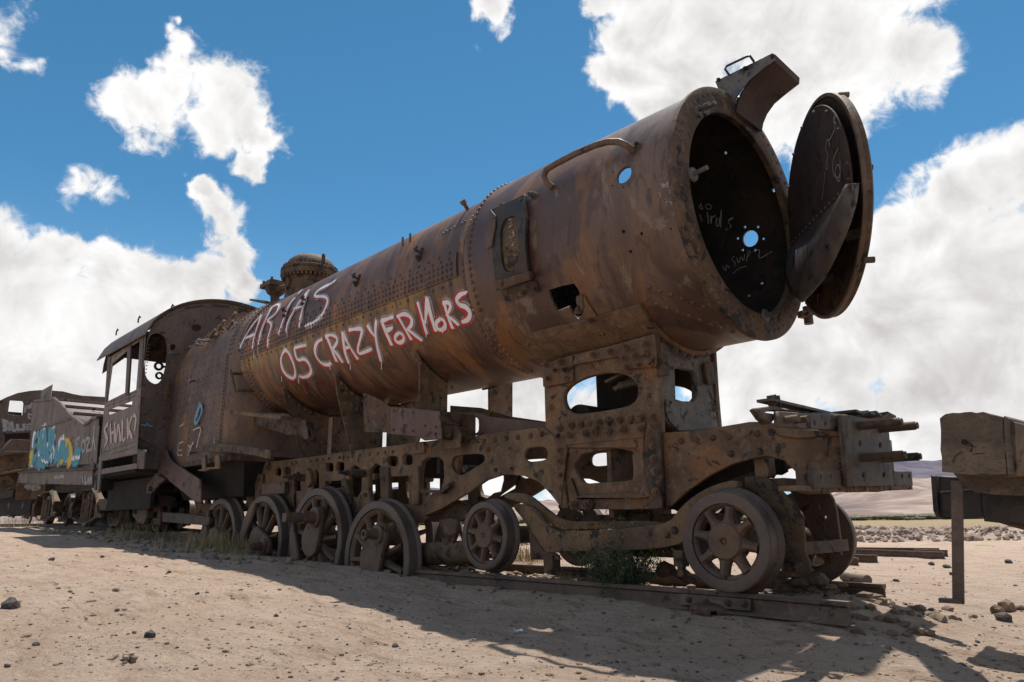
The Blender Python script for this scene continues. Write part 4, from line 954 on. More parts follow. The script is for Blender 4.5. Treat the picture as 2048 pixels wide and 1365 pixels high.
# foundation ring and ash pan
m=MB(); m.box((-7.7,0,1.19),(2.5,1.72,.06)); m.build('foundation_ring','frame_dark',LOCO)
m=MB(); m.box((-7.7,0,.95),(2.0,1.1,.42),taper=1.25); m.build('ash_pan','smoke_in',LOCO)
m=MB(); 
plate('step_bracket',c9([(1270,60),(1310,60),(1312,200),(1420,195),(1420,60),(1468,60),(1470,215),(1360,225),(1312,245),(1225,240),(1225,228),(1272,222)]),y=-.95,t=.03,mat='frame',parent=LOCO)
plate('curved_footplate',c9([(1190,-20),(1300,-60),(1500,-70),(1750,-40),(2048,0),(2048,110),(1850,60),(1600,30),(1350,20),(1200,10)]),y=-.98,t=.05,mat='frame_dark',parent=LOCO)
# painted marks on the firebox
def sfb(px,py):
    p=on('y',-.86,px,py); return p+Vector((0,-.006,0)),Vector((0,-1,0))
c10=crop(180,580,2.844)
strokes('blue_squiggle',[c10([(630,640),(612,690),(600,730),(600,765),(615,755),(632,715),(642,680),(632,650),(618,690),(606,730)])],.05,sfb,'blue_paint',FB)
strokes('blue_dash',[c10([(575,608),(566,640)])],.05,sfb,'blue_paint',FB)
strokes('white_scrawl',[c10([(590,800),(618,785),(638,785),(620,850),(608,905)]),c10([(560,878),(578,905)]),c10([(592,868),(572,905),(560,945)])],.035,sfb,'pink_paint',FB)
strokes('white_scrawl',[c10([(650,895),(640,905),(655,905),(655,890),(668,905),(670,885),(680,903),(685,882),(690,900),(698,880),(705,895),(712,830),(714,875)])],.018,sfb,'chalk',FB)
strokes('faint_scrawl',[c10([(535,865),(505,875),(502,915),(530,910)]),c10([(502,915),(500,945),(530,940)]),c10([(540,760),(512,780)])],.03,sfb,'faint_paint',FB)
# steam dome
dz=3.72; DX=-6.37
m=MB(); m.lathe([(.335,-.62),(.315,-.10),(.32,-.06),(.385,-.05),(.395,-.03),(.395,.01),(.385,.02)],(DX,0,dz),(0,0,1),56,False)
m.lathe([(.385,.022),(.395,.03),(.395,.06),(.375,.07),(.335,.075),(.33,.12),(.30,.19),(.24,.245),(.15,.28),(.06,.292),(.0,.294)],(DX,0,dz),(0,0,1),56,False)
DM=m.build('steam_dome','frame_dark',LOCO)
m=MB()
for i in range(40):
    a=2*math.pi*i/40; q=Vector((DX+.362*math.cos(a),.362*math.sin(a),dz)); m.tube([q+Vector((0,0,-.085)),q+Vector((0,0,-.04))],.017,6,smooth=False); m.tube([q+Vector((0,0,.065)),q+Vector((0,0,.11))],.013,6,smooth=False)
m.build('flange_bolts','wheel',DM,kind='stuff')
q=on('y',-.05,647,515); m=MB(); me_=shape_mesh([(-.03,-.10),(.03,-.10),(.035,-.02),(.035,.05),(-.035,.05),(-.035,-.02)],[[(.018*math.cos(t),.018+.018*math.sin(t)) for t in np.linspace(0,6.0,10)]],.02,.002)
me_.transform(Matrix(((1,0,0,q.x),(0,0,-1,q.y),(0,1,0,q.z),(0,0,0,1)))); put('lifting_lug',me_,'black',DM)
q=on('y',-.30,577,567); m=MB(); m.lathe([(.05,0),(.10,0),(.10,.03),(.05,.03)],q,(-.3,-1,0),20); m.build('side_flange','frame_dark',DM)
q=on('y',0,551,580); m=MB(); m.lathe([(.05,-.25),(.07,-.1),(.12,-.06),(.15,0),(.15,.03),(.0,.04)],q,(0,0,1),20,False); m.box(q+Vector((0,0,.05)),(.34,.34,.06)); m.box(q+Vector((-.05,0,.11)),(.18,.2,.07))
for sx in (-.13,.13):
    for sy in (-.13,.13): m.tube([q+Vector((sx,sy,.05)),q+Vector((sx,sy,.14))],.02,6)
m.tube([q+Vector((.1,0,-.02)),q+Vector((.4,0,-.05))],.05,10); m.build('safety_valve','frame_dark',LOCO)
a=on('y',-.1,515,603); b=on('y',-.1,546,607); m=MB(); m.bar(a,b,.25,.03); m.build('valve_plate','beamgrey',LOCO)
# cab
XC=-8.88
def roofz(y): t=min(1,abs(y)/1.27); return 3.00+.88*math.sqrt(max(0,1-t*t))*(1) if t<1 else 3.13
ys=[-1.24+2.48*i/28 for i in range(29)]
win=[(q.y,q.z) for q in (on('x',XC,*p) for p in c10([(312,460),(320,340),(335,270),(365,247),(400,250),(430,275),(440,330),(434,420),(410,510),(378,540),(342,525),(318,495)]))]
low1=[(q.y,q.z) for q in (on('x',XC,*p) for p in c9([(600,90),(640,85),(700,130),(690,165),(640,170),(600,140)]))]
low2=[(q.y,q.z) for q in (on('x',XC,*p) for p in c10([(578,205),(608,195),(635,205),(632,232),(600,238),(578,225)]))]
spec=[(q.y,q.z) for q in (on('x',XC,*p) for p in c10([(455,325),(465,308),(485,312),(488,325),(475,345),(458,342)]))]
top=[(y,roofz(y)-.01) for y in ys]
zb_=on('y',-1.25,274,940).z
CF_=plate('cab_front_sheet',[(-1.24,zb_)]+top+[(1.24,zb_)],[win,[(-a,b) for a,b in reversed(win)],low2,spec],x=XC,t=.012,mat='cab',parent=LOCO,raw=True,hsm=1,bevel=.002)
m=MB()
for yy in np.linspace(-1.18,.3,40):
    z=roofz(yy)-.08; m.dome((XC+.002,yy,z),(1,0,0),.011)
for zz in np.linspace(zb_+.1,3.0,34): m.dome((XC+.002,-1.21,zz),(1,0,0),.011)
m.build('rivets','cab',CF_,kind='stuff')
for i in range(5):
    a=-.75+i*.42; y0_,y1_=a,a+.26
    m=MB(); m.bar((XC+.01,y0_,roofz(y0_)-.05),(XC+.01,y1_,roofz(y1_)-.05),.02,.016,(0,0,1)); m.build('rain_strip','black',CF_)
plate('front_panel',c10([(278,655),(460,650),(468,900),(448,905),(420,925),(275,840)]),x=XC+.02,t=.012,mat='cab',parent=LOCO)
plate('toothed_bracket',c10([(408,520),(450,500),(452,625),(412,630),(420,600),(410,590),(422,570),(412,560),(425,545)]),x=XC+.035,t=.02,mat='frame_dark',parent=LOCO)
for (px,py,r_) in ((317,733,.06),(318,752,.05)):
    q=on('x',-9.3,px,py); m=MB(); m.lathe([(r_*.6,0),(r_*1.2,0),(r_*1.2,.02),(r_*.6,.02)],q,(1,0,0),18); m.bar(q+Vector((0,.04,0)),q+Vector((0,.3,.02)),.03,.03); m.build('gauge_ring','black',LOCO)
cs_o=c10([(105,388),(318,250),(292,500),(268,905),(52,975),(68,800),(88,600)])
w1_=c10([(128,418),(212,345),(200,585),(98,635)]); w2_=c10([(232,322),(284,290),(262,568),(212,592)]); slot=c10([(106,682),(240,632),(238,662),(102,716)])
CSD=plate('cab_side_sheet',cs_o,[w1_,w2_,slot],y=-1.25,t=.012,mat='cab_grey',parent=LOCO,hsm=0,bevel=.002,mirror=True)
m=MB()
def rowpx(a,b,n,y,r=.011):
    for i in range(n):
        t=(i+.5)/n; p=on('y',y,a[0]+(b[0]-a[0])*t,a[1]+(b[1]-a[1])*t); m.dome(p,(0,-1,0),r)
for a_,b_,n_ in (((112,640),(268,580),34),((90,665),(268,600),34),((62,960),(262,890),30),((62,930),(262,862),30),((110,400),(310,262),34),((80,680),(62,940),22),((278,600),(262,880),22),((300,300),(285,560),20)):
    A2,B2=c10([a_,b_]); rowpx(A2,B2,n_,-1.25)
m.build('rivets','cab_grey',CSD,kind='stuff')
for pl in (c10([(212,330),(232,315),(214,595),(198,600)]),c10([(100,380),(118,375),(92,640),(82,640)]),c10([(288,285),(304,270),(290,540),(276,560)])): plate('window_post',pl,y=-1.262,t=.03,mat='cab',parent=CSD)
plate('cab_sill',c10([(50,950),(268,905),(268,932),(50,978)]),y=-1.27,t=.05,mat='cab_grey',parent=LOCO)
plate('step_sill',c10([(52,1022),(266,986),(266,1016),(52,1052)]),y=-1.27,t=.05,mat='cab_grey',parent=LOCO)
plate('step_post',c9([(100,130),(130,120),(105,400),(95,490),(75,490),(80,380)]),y=-1.28,t=.03,mat='cab_grey',parent=LOCO)
plate('corner_post',c9([(540,0),(622,0),(608,220),(530,215)]),y=-1.26,t=.03,mat='cab',parent=LOCO)
m=MB(); n=28; 
xa0,xb0=-8.80,-11.25; V_=[]; k=n+1
for x in (xa0,xb0):
    for off2 in (0,.015):
        for i in range(k):
            t=-1+2*i/n; y=1.30*t; V_.append((x,y*(1+off2*.5),2.97+.93*math.sqrt(max(0,1-(abs(t)*.985)**2))+off2))
F_=[]
for i in range(n): F_+=[(i,2*k+i,2*k+i+1,i+1),(k+i,k+i+1,3*k+i+1,3*k+i),(i,i+1,k+i+1,k+i),(2*k+i,3*k+i,3*k+i+1,2*k+i+1)]
F_+=[(0,k,3*k,2*k),(n,2*k+n,3*k+n,k+n)]
m.add(V_,F_,True); RF=m.build('cab_roof','cab',LOCO)
for px,py in ((232,665),(342,617),(276,640)):
    q=on('y',-.9 if px>300 else -1.2,px,py+6); m=MB(); m.tube([q,q+Vector((0,0,.06)),q+Vector((.05,0,.10)),q+Vector((.09,0,.07))],.012,6); m.build('roof_hook','black',RF)
m=MB(); 
for x in (-9.4,-10.1,-10.8): m.tube([(x,-1.15,3.15),(x,-.7,3.58),(x,0,3.82),(x,.7,3.58),(x,1.15,3.15)],.02,6); m.cut()
m.each('roof_rib','smoke_in',RF)
zr=on('x',-11.2,240,716).z; plate('cab_back_sheet',[(-1.22,2.9),(-1.22,3.05)]+[(y,2.97+.90*math.sqrt(1-(y/1.26)**2)) for y in np.linspace(-1.2,1.2,21)]+[(1.22,3.05),(1.22,2.9),(.9,zr),(-.9,zr)],x=-11.15,t=.01,mat='cab',parent=LOCO,raw=True,bevel=.002)
m=MB(); m.box((-10.0,0,1.15),(2.3,2.4,.05)); m.cut(); m.box((-10.0,-.9,.85),(2.1,.05,.45)); m.each('cab_floor','smoke_in',LOCO)
# cab writing
def scab(px,py): p=on('y',-1.256,px,py); return p,Vector((0,-1,0))
SH=[[(105,762),(84,785),(90,825),(104,850),(84,892)],[(118,760),(122,875)],[(142,752),(146,868)],[(120,815),(144,808)],[(150,872),(162,742),(176,862)],[(154,815),(172,808)],[(186,738),(186,862)],[(186,742),(206,735)],[(186,800),(202,792)],[(186,858),(208,846)],[(216,730),(218,852)],[(242,720),(218,788),(242,842)],[(250,712),(264,722),(260,765),(256,800)]]
strokes('pink_lettering',[c10(l) for l in SH],.085,scab,'pink_paint',CSD,.004)
strokes('white_lettering',[c10(l) for l in ([(100,880),(104,920),(112,885)],[(118,905),(126,925)],[(135,870),(138,900)],[(150,745),(155,770)],[(240,820),(248,850)])],.03,scab,'chalk',CSD,.008)
def scf(px,py): return on('x',XC+.028,px,py),Vector((1,0,0))
strokes('blue_scribble',[c10([(290,772),(305,765),(312,778),(325,758),(335,775),(355,776)])],.02,scf,'blue_paint',CF_)
# under the cab
plate('diagonal_brace',c9([(530,-10),(860,-10),(885,70),(940,140),(1250,340),(1262,600),(1190,590),(850,315),(740,265),(620,232),(535,228)]),[c9([(622,88),(668,95),(700,130),(695,165),(660,175),(622,165)]),ovalp(*c9([(775,165)])[0],10,12)],y=-.90,t=.03,mat='plate',parent=LOCO,hsm=0)
plate('spring_link',c9([(745,270),(850,335),(770,410),(720,470),(700,500),(640,500),(642,410)]),[ovalp(*c9([(687,445)])[0],9,10)],y=-.95,t=.03,mat='frame_dark',parent=LOCO,hsm=0)
plate('trailing_frame',c9([(150,370),(650,375),(700,400),(900,380),(960,470),(760,500),(560,560),(330,555),(140,500)]),y=-.55,t=.05,mat='black',parent=LOCO,mirror=True)
m=MB(); a=on('y',-.55,208,966); b=on('y',-.55,292,967); m.bar(a,b,.12,.015); m.build('frame_angle','beamgrey',LOCO)
plate('spring_hanger',c9([(600,490),(635,495),(642,560),(640,800),(600,850),(545,830),(480,745),(495,620),(560,580)]),[c9([(495,640),(535,635),(530,735),(490,730)])],y=-.80,t=.05,mat='frame',parent=LOCO,hsm=0)
plate('hanger_frame',c9([(640,500),(765,500),(800,700),(800,850),(640,860)]),[c9([(650,700),(770,705),(765,780),(652,775)])],y=-.72,t=.04,mat='frame_dark',parent=LOCO,hsm=0)
plate('equaliser_beam',c9([(800,708),(1100,730),(1360,765),(1345,860),(1100,845),(820,820)]),y=-.70,t=.06,mat='beamgrey',parent=LOCO)
plate('drawbar_sill',c9([(100,560),(260,560),(260,690),(105,690)]),y=-.9,t=.4,mat='frame_dark',parent=LOCO)
# ================================================================ wheels
def tyre_mesh(Rr,w=.13,fl=.026,band=.19):
    m=MB(); m.lathe([(Rr*(1-band),-.004),(Rr*(1-band*.25),0),(Rr-.006,-.002),(Rr,-.010),(Rr+.002,-w*.70),(Rr+fl*.8,-w*.80),(Rr+fl,-w*.9),(Rr+fl*.8,-w),(Rr*(1-band),-w)],(0,0,0),(0,-1,0),80)
    return m.mesh('tyre')
def rim_mesh(Rr,w,band,hub,hubh,bulge=.0):
    m=MB(); a=Rr*(1-band)
    m.lathe([(a*.885,-.035),(a*.93,-.022),(a*.985,-.016),(a,-.03),(a,-w*.85),(a*.9,-w*.85),(a*.885,-w*.6)],(0,0,0),(0,-1,0),72)
    m.lathe([(.0,hubh),(.010,hubh),(.016,hubh-.008),(.022,hubh),(hub*.86,hubh*.98),(hub*.96,hubh-.012),(hub,hubh-.03),(hub*1.04,-w*.75),(.0,-w*.75)],(0,0,0),(0,-1,0),48,False)
    return m.mesh('rim')
def spoke_mesh(r0,r1,wa,wb,w):
    m=MB(); n=6;vs=[];k=10
    for i in range(n+1):
        t=i/n; r=r0+(r1-r0)*t; fl=1+.55*max(0,(t-.7)/.3)**2+.55*max(0,(.3-t)/.3)**2; ww=(wa+(wb-wa)*t)*fl
        for j in range(k):
            a=2*math.pi*j/k; vs.append((ww/2*math.cos(a),.045+w*.32*math.sin(a),r))
    m.add(vs,[(i*k+j,i*k+(j+1)%k,(i+1)*k+(j+1)%k,(i+1)*k+j) for i in range(n) for j in range(k)],True)
    return m.mesh('spoke')
def make_wheel(name,Rr,ns,band,hubf,wa,wb,hubh,w=.13,phase=0):
    return dict(name=name,R=Rr,ty=tyre_mesh(Rr,w,.026,band),rim=rim_mesh(Rr,w,band,Rr*hubf,hubh),sp=spoke_mesh(Rr*hubf*.9,Rr*(1-band)*.93,wa,wb,w),ns=ns,ph=phase)
def place_wheel(k,parent,loc,rot=0.0,far=False,mat='wheel',top=False):
    o=put(k['name'],k['rim'],mat,parent,loc); 
    t=put('tyre',k['ty'],'tyre',o,loc)
    for i in range(k['ns']):
        s=put('spoke',k['sp'],mat,o,loc); s.rotation_euler=(0,2*math.pi*(i+k['ph'])/k['ns'],0)
    o.rotation_euler=(0,rot,math.pi if far else 0)
    return o
K1=make_wheel('bogie_wheel',.2858,8,.24,.40,.072,.052,.006)
K2=make_wheel('bogie_wheel',.2635,8,.19,.40,.062,.046,.006)
KD=make_wheel('driving_wheel',.53,11,.135,.17,.075,.042,.035,.135)
KT=make_wheel('trailing_wheel',.23,8,.2,.3,.05,.035,.02)
def axle(parent,x,z,r=.07,y=.55):
    m=MB(); m.tube([(x,-y,z),(x,y,z)],r,20); return m.build('axle','frame_dark',parent)
for k,x,z in ((K1,0,.2858),(K2,-2.092,.2997)):
    place_wheel(k,LOCO,(x,-.63,z),R(11)); place_wheel(k,LOCO,(x,.63,z),R(31),True); axle(LOCO,x,z)
def driver(x,z,pin,pinlen,cwang,rot,pr=.055):
    o=place_wheel(KD,LOCO,(x,-.63,z),0)
    for c in o.children:
        if c.name.startswith('spoke'): c.rotation_euler=(0,c.rotation_euler[1]+rot,0)
    px_=Vector((pin[0],0,pin[1])); L_=px_.length
    # crank web: hub disc blended to the pin boss
    n=40; pts=[]
    d=px_.normalized(); e=Vector((-d.z,0,d.x)); r0,r1=.17,.105
    for i in range(n):
        a=2*math.pi*i/n; u=d*math.cos(a)+e*math.sin(a)
        # support hull of two discs, pinched at the waist
        c=px_ if math.cos(a)>0.05 else Vector((0,0,0)); r_=r1 if math.cos(a)>0.05 else r0
        q=c+u*r_; pts.append((q.x,q.z))
    pts=chaikin(pts,2)
    me=shape_mesh(pts,(),.05,.006); me.transform(Matrix(((1,0,0,0),(0,0,-1,-.030),(0,1,0,0),(0,0,0,1)))); put('crank_web',me,'wheel',o,(x,-.63,z))
    m=MB(); q=px_+Vector((0,-.05,0)); m.lathe([(.0,.0),(pr*1.7,.0),(pr*1.7,.03),(pr*1.1,.035),(pr,.04),(pr,.04+pinlen*.55),(pr*.82,.04+pinlen*.56),(pr*.82,.04+pinlen),(pr*.5,.04+pinlen),(pr*.45,.02+pinlen*.8),(.0,.02+pinlen*.8)],q,(0,-1,0),28,False)
    m.build('crank_pin','wheel',o,(x,-.63,z)) if False else put('crank_pin',m.mesh('crank_pin'),'wheel',o,(x,-.63,z))
    # counterweight segment
    Rw=.455; h=.30; pts=[(Rw*math.cos(cwang+t),Rw*math.sin(cwang+t)) for t in np.linspace(-.85,.85,18)]
    me=shape_mesh(pts,(),.05,.006); me.transform(Matrix(((1,0,0,0),(0,0,-1,-.02),(0,1,0,0),(0,0,0,1)))); put('counterweight',me,'wheel',o,(x,-.63,z))
    place_wheel(KD,LOCO,(x,.63,z),rot,True); axle(LOCO,x,z,.09)
    return o
def rel(px,py,x,z):
    p=on('y',-.66,px,py); return (p.x-x,p.z-z)
def fitpin(px,py,x,z):
    a,b=rel(px,py,x,z); L_=math.hypot(a,b); s=min(1,.27/L_) if L_>.27 else 1; return (a*s,b*s)
DA=(-3.60,.075);DB=(-4.73,.235);DC_=(-5.99,.195);DD_=(-7.20,.195)
driver(DA[0],DA[1],fitpin(762,1068,*DA),.13,R(250),.1,.05)
ob=driver(DB[0],DB[1],fitpin(636,1035,*DB),.22,R(205),.35,.062)
driver(DC_[0],DC_[1],fitpin(532,1092,*DC_),.12,R(150),.2,.05)
driver(DD_[0],DD_[1],fitpin(450,1100,*DD_),.10,R(170),.05,.05)
# square end on the long crank pin
fp=fitpin(636,1035,*DB); m=MB(); m.box((DB[0]+fp[0],-.63-.05-.04-.22-.05,DB[1]+fp[1]),(.085,.09,.085)); m.build('pin_end','wheel',ob) if False else put('pin_end',m.mesh('pin_end'),'wheel',LOCO)
for x,t_,b_ in ((232,998,1054),(312,1015,1064)):
    T=on('y',-.63,x,t_); B2=on('y',-.63,x,b_); rr=(T.z-B2.z)/2
    o=place_wheel(KT,LOCO,((T.x+B2.x)/2,-.63,(T.z+B2.z)/2)); o.scale=(rr/.23,1,rr/.23)
    o=place_wheel(KT,LOCO,((T.x+B2.x)/2,.63,(T.z+B2.z)/2),0,True); o.scale=(rr/.23,1,rr/.23)
# ---- leading truck: cranked side bars, hanging end plates
c11=crop(900,900,4.096)
TB=[(520,440),(600,450),(680,500),(740,580),(830,665),(930,668),(1300,655),(1600,630),(1790,600),(1880,480),(1990,380),(2150,290),(2350,240),(2350,330),(2180,400),(2060,520),(1960,640),(1930,760),(1700,815),(1300,830),(960,830),(800,850),(760,810),(700,720),(640,640),(590,560),(520,480)]
plate('truck_side_bar',c11(TB),y=-.47,t=.07,mat='frame',parent=LOCO,sm=1)
plate('truck_side_bar',c11(TB),y=-.30,t=.05,mat='frame_dark',parent=LOCO,sm=1,mirror=True)
plate('truck_side_bar',c11([(420,380),(480,355),(560,352),(640,375),(720,440),(820,520),(900,575),(1000,590),(1780,580),(1780,650),(1000,650),(920,668),(800,600),(700,500),(600,440),(520,420)]),y=-.36,t=.05,mat='frame',parent=LOCO,sm=1)
plate('truck_lower_plate',c11([(640,640),(700,720),(760,820),(860,850),(900,900),(660,900)]),y=-.44,t=.03,mat='plate',parent=LOCO)
m=MB(); p=on('y',-.42,1104,1127); m.box(p,(.09,.09,.12)); m.cut(); p=on('y',-.42,1362,1117); m.box(p,(.07,.07,.10)); m.box(p+Vector((0,0,-.06)),(.04,.04,.10)); m.cut(); p=on('y',-.42,1206,1110); m.tube([p,p+Vector((0,-.09,0))],.055,16); m.cut(); m.box((-1.0,0,.22),(.9,.5,.12)); m.cut(); m.box((-.95,0,.40),(1.3,.3,.1)); m.each('truck_casting','frame_dark',LOCO)
p=on('y',-.5,1205,1110); plate('truck_shackle',c11([(1195,830),(1310,835),(1305,930),(1280,955),(1230,955),(1205,920)]),y=-.5,t=.05,mat='frame',parent=LOCO)
bolts(LOCO,c11([(1780,695),(1840,660),(700,870)]),-.47,RIV,'bolt_head','frame',1.1)
HPN=c7([(515,530),(620,528),(700,590),(790,680),(832,765),(850,960),(872,1000),(870,1045),(800,1048),(735,1010),(700,900),(640,700),(590,620),(520,600)])
plate('guard_plate',HPN,[ovalp(*c7([q])[0],6,7,8) for q in ((742,755),(766,822),(768,880),(764,940))],y=-.36,t=.03,mat='frame_dark',parent=LOCO,hsm=0)
plate('guard_plate',c7([(760,600),(970,600),(1000,650),(1018,720),(1040,885),(1032,905),(1046,958),(900,955),(905,900),(850,760),(800,680)]),[ovalp(*c7([q])[0],7,8,8) for q in ((930,693),(955,752),(960,806),(953,864))],y=.36,t=.03,mat='plate',parent=LOCO,hsm=0)
m=MB()
for q in ((930,938),(985,935)): m.bolt(on('y',.36,*c7([q])[0]),(0,-1,0),.03); m.cut()
for q in ((770,1015),(825,1020)): m.bolt(on('y',-.36,*c7([q])[0]),(0,-1,0),.03); m.cut()
m.each('plate_bolt','frame_dark',LOCO)
m=MB(); m.box((.12,0,.62),(.25,.6,.06)); m.cut(); m.box((.30,0.05,.24),(.05,.62,.07)); m.each('truck_cross_beam','frame_dark',LOCO)
# pivot post and dark members under the arch
plate('pivot_post',c7([(565,425),(640,425),(648,520),(640,535),(575,535)]),y=-.33,t=.10,mat='frame',parent=LOCO)
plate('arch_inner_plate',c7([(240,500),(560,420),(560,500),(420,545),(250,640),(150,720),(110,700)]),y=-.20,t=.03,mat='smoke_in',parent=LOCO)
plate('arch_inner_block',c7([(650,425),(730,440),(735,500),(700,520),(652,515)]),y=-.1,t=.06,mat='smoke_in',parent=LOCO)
# ---- front buffer beam
XB=.665
c12=crop(1440,760,4.876)
FB2=plate('buffer_beam_plate',c12([(1190,335),(1250,338),(1600,405),(1640,410),(1660,600),(1675,800),(1705,1030),(1280,1045),(1270,900),(1215,600)]),[ovalp(*c12([q])[0],5,11,8) for q in ((1366,620),(1564,640),(1400,928),(1600,928))],x=XB+.02,t=.03,mat='beamgrey',parent=LOCO,hsm=0)
plate('beam_end_strap',c12([(1185,340),(1245,340),(1262,600),(1285,1045),(1245,1045),(1225,800)]),x=XB+.045,t=.025,mat='frame_dark',parent=FB2)
BC=plate('upper_beam_channel',c12([(575,305),(800,322),(1180,345),(1188,494),(860,480),(580,458)]),[ovalp(*c12([(864,415)])[0],9,23,12),ovalp(*c12([(925,425)])[0],4,9,8),ovalp(*c12([(1030,430)])[0],4,9,8),ovalp(*c12([(817,408)])[0],3,7,8),ovalp(*c12([(1155,435)])[0],4,9,8)],x=XB,t=.03,mat='beamgrey',parent=LOCO,hsm=0)
def boxX(pts,x0_,depth,name,mat):
    q=[on('x',x0_,*p) for p in pts]; return q
# channel top flange, broken plank, stake
q0=on('x',XB,*c12([(575,305)])[0]); q1=on('x',XB,*c12([(1180,345)])[0]); q2=on('x',XB,*c12([(580,458)])[0])
m=MB(); m.box(((XB-.07),(q0.y+q1.y)/2,q1.z+.01),(.08,abs(q1.y-q0.y),.014)); m.build('channel_flange','beamgrey',BC)
for q in ((640,390),(735,397)):
    p=on('x',XB,*c12([q])[0]); m=MB(); m.tube([p-Vector((.02,0,0)),p+Vector((.07,-.01,0))],.018,10); m.build('bolt','frame_dark',BC)
plate('top_plank',c12([(372,288),(400,268),(530,252),(640,285),(780,305),(872,312),(872,328),(640,302),(500,300),(440,318),(520,330),(560,350),(500,432),(440,385),(395,320)]),x=XB-.04,t=.05,mat='beamgrey',parent=BC)
plate('top_plank',c12([(875,320),(960,318),(1180,335),(1185,350),(900,335)]),x=XB-.02,t=.12,mat='beamgrey',parent=BC)
m=MB(); a=on('x',XB-.06,*c12([(520,250)])[0]); b=on('x',XB-.06,*c12([(500,150)])[0]); m.bar(a,b,.05,.03,(1,0,0)); m.bar(a+Vector((0,.03,0)),b+Vector((0,.035,.0)),.012,.05,(1,0,0)); m.build('stake','frame_dark',BC)
LC=plate('lower_beam_channel',c12([(905,885),(1220,882),(1240,960),(1290,1045),(915,1062)]),[ovalp(*c12([(980,945)])[0],4,9,8),ovalp(*c12([(1085,945)])[0],4,9,8)],x=XB+.012,t=.03,mat='beamgrey',parent=LOCO,hsm=0)
plate('lower_beam_channel',c12([(1695,892),(1870,890),(1884,1035),(1705,1035)]),[ovalp(*c12([(1775,938)])[0],4,9,8),ovalp(*c12([(1845,938)])[0],3,9,8)],x=XB+.005,t=.03,mat='beamgrey',parent=LOCO,hsm=0)
m=MB(); q0=on('x',XB,*c12([(640,1040)])[0]); q1=on('x',XB,*c12([(915,1062)])[0]); m.box((XB-.05,(q0.y+q1.y)/2+.1,q1.z-.0),(.10,abs(q1.y-q0.y)*.8,.025)); p=on('x',XB-.05,*c12([(860,950)])[0]); m.tube([p-Vector((0,0,.07)),p+Vector((0,0,.07))],.06,10); m.build('beam_bottom_flange','frame',LOCO)
for (a_,b_,r_) in (((1350,450),(1565,425),.026),((1555,478),(1745,448),.026),((1380,760),(1600,738),.026),((1580,770),(1725,748),.024)):
    p=on('x',XB+.02,*c12([a_])[0]); L_=.22 if a_[0]<1500 else .20; m=MB(); m.tube([p-Vector((.02,0,0)),p+Vector((L_,.0,0))],r_,12); m.tube([p+Vector((L_,0,0)),p+Vector((L_+.015,.0,0))],r_*.8,10); m.build('draft_bolt','frame_dark',FB2)
random.seed(11)
for i in range(6):
    p=on('x',XB-.05,*c12([(1200+i*68,326+i*7)])[0]); m=MB(); m.box(p,(.18,.10,.014),Matrix.Rotation(random.uniform(-.25,.25),3,'X')@Matrix.Rotation(random.uniform(-.4,.4),3,'Z')); m.build('curled_scale','black',FB2)
m=MB()
for i in range(26):
    p=on('x',XB-.02,*c12([(930+i*36,1058-i*1.2)])[0]); m.box(p-Vector((.03,0,.01)),(.10,.075,.018+random.random()*.02),Matrix.Rotation(random.uniform(-.3,.3),3,'Z'))
m.build('ragged_lower_edge','frame',LOCO,kind='stuff')
plate('dirt_crust',c12([(540,450),(800,480),(1190,500),(1190,560),(1000,545),(820,575),(640,560),(550,540)]),y=-.425,t=.03,mat='frame',parent=LOCO,sm=1)
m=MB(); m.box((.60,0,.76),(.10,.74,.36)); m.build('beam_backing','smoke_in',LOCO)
# ================================================================ tender
TEN=empty('tender',(-13.5,0,.3),'flat-sided rust-grey tender with teal and yellow graffiti, coupled behind the cab','tender')
c13=crop(0,740,4.265)
YT=-1.15
TS_=plate('tank_side',c13([(270,300),(300,268),(345,250),(352,178),(445,125),(430,238),(462,238),(520,290),(600,385),(660,430),(715,470),(760,445),(790,412),(830,402),(842,420),(822,800),(500,822),(238,842),(262,600)]),y=YT,t=.015,mat='tender',parent=TEN,mirror=True,bevel=.002)
ed=[on('y',YT-.01,*p) for p in c13([(300,268),(462,245),(520,295),(600,390),(715,472),(760,448),(790,415),(835,408)])]
m=MB(); m.tube(ed,.03,8); m.build('edge_bead','tender',TS_)
m=MB(); a=[on('y',YT-.012,*p) for p in c13([(275,520),(450,465),(615,412)])]; m.tube(a,.02,6); m.build('side_moulding','tender',TS_)
m=MB()
for xa_,ya,yb in ((355,510,820),(560,420,812),(770,470,800),(450,250,450)):
    n_=22
    for i in range(n_): 
        t=i/n_; m.dome(on('y',YT,*c13([(xa_-12*t,ya+(yb-ya)*t)])[0]),(0,-1,0),.014)
m.build('rivets','tender',TS_,kind='stuff')
p=on('y',YT,*c13([(822,410)])[0]); pb=on('y',YT,*c13([(812,800)])[0])
m=MB(); m.box(((p.x+pb.x)/2,0,(p.z+pb.z)/2),(.03,2.28,p.z-pb.z)); m.build('tank_front','black',TEN)
P0=on('y',YT+.05,*c13([(470,250)])[0]); P1=on('y',YT+.05,*c13([(708,455)])[0])
m=MB(); d=(P1-P0).normalized(); nr=Vector((-d.z,0,d.x)); nr=-nr if nr.z<0 else nr
m.add([P0,P1,P1+Vector((0,2.2,0)),P0+Vector((0,2.2,0))],[(0,1,2,3)]); DK=m.build('coal_slope_plate','roofpale',TEN); md=DK.modifiers.new('s','SOLIDIFY'); md.thickness=.02
for t in (.06,.38,.68):
    q=P0+(P1-P0)*t; m=MB(); m.bar(q+nr*.03,q+nr*.03+Vector((0,2.15,0)),.05,.05,(0,0,1)); m.build('slope_stiffener','tender',DK)
def sill(pts,name,mat='tender',y=-1.2,t=.1): return plate(name,c13(pts),y=y,t=t,mat=mat,parent=TEN)
SL=sill([(165,880),(500,862),(790,848),(780,985),(400,975),(145,965)],'side_sill')
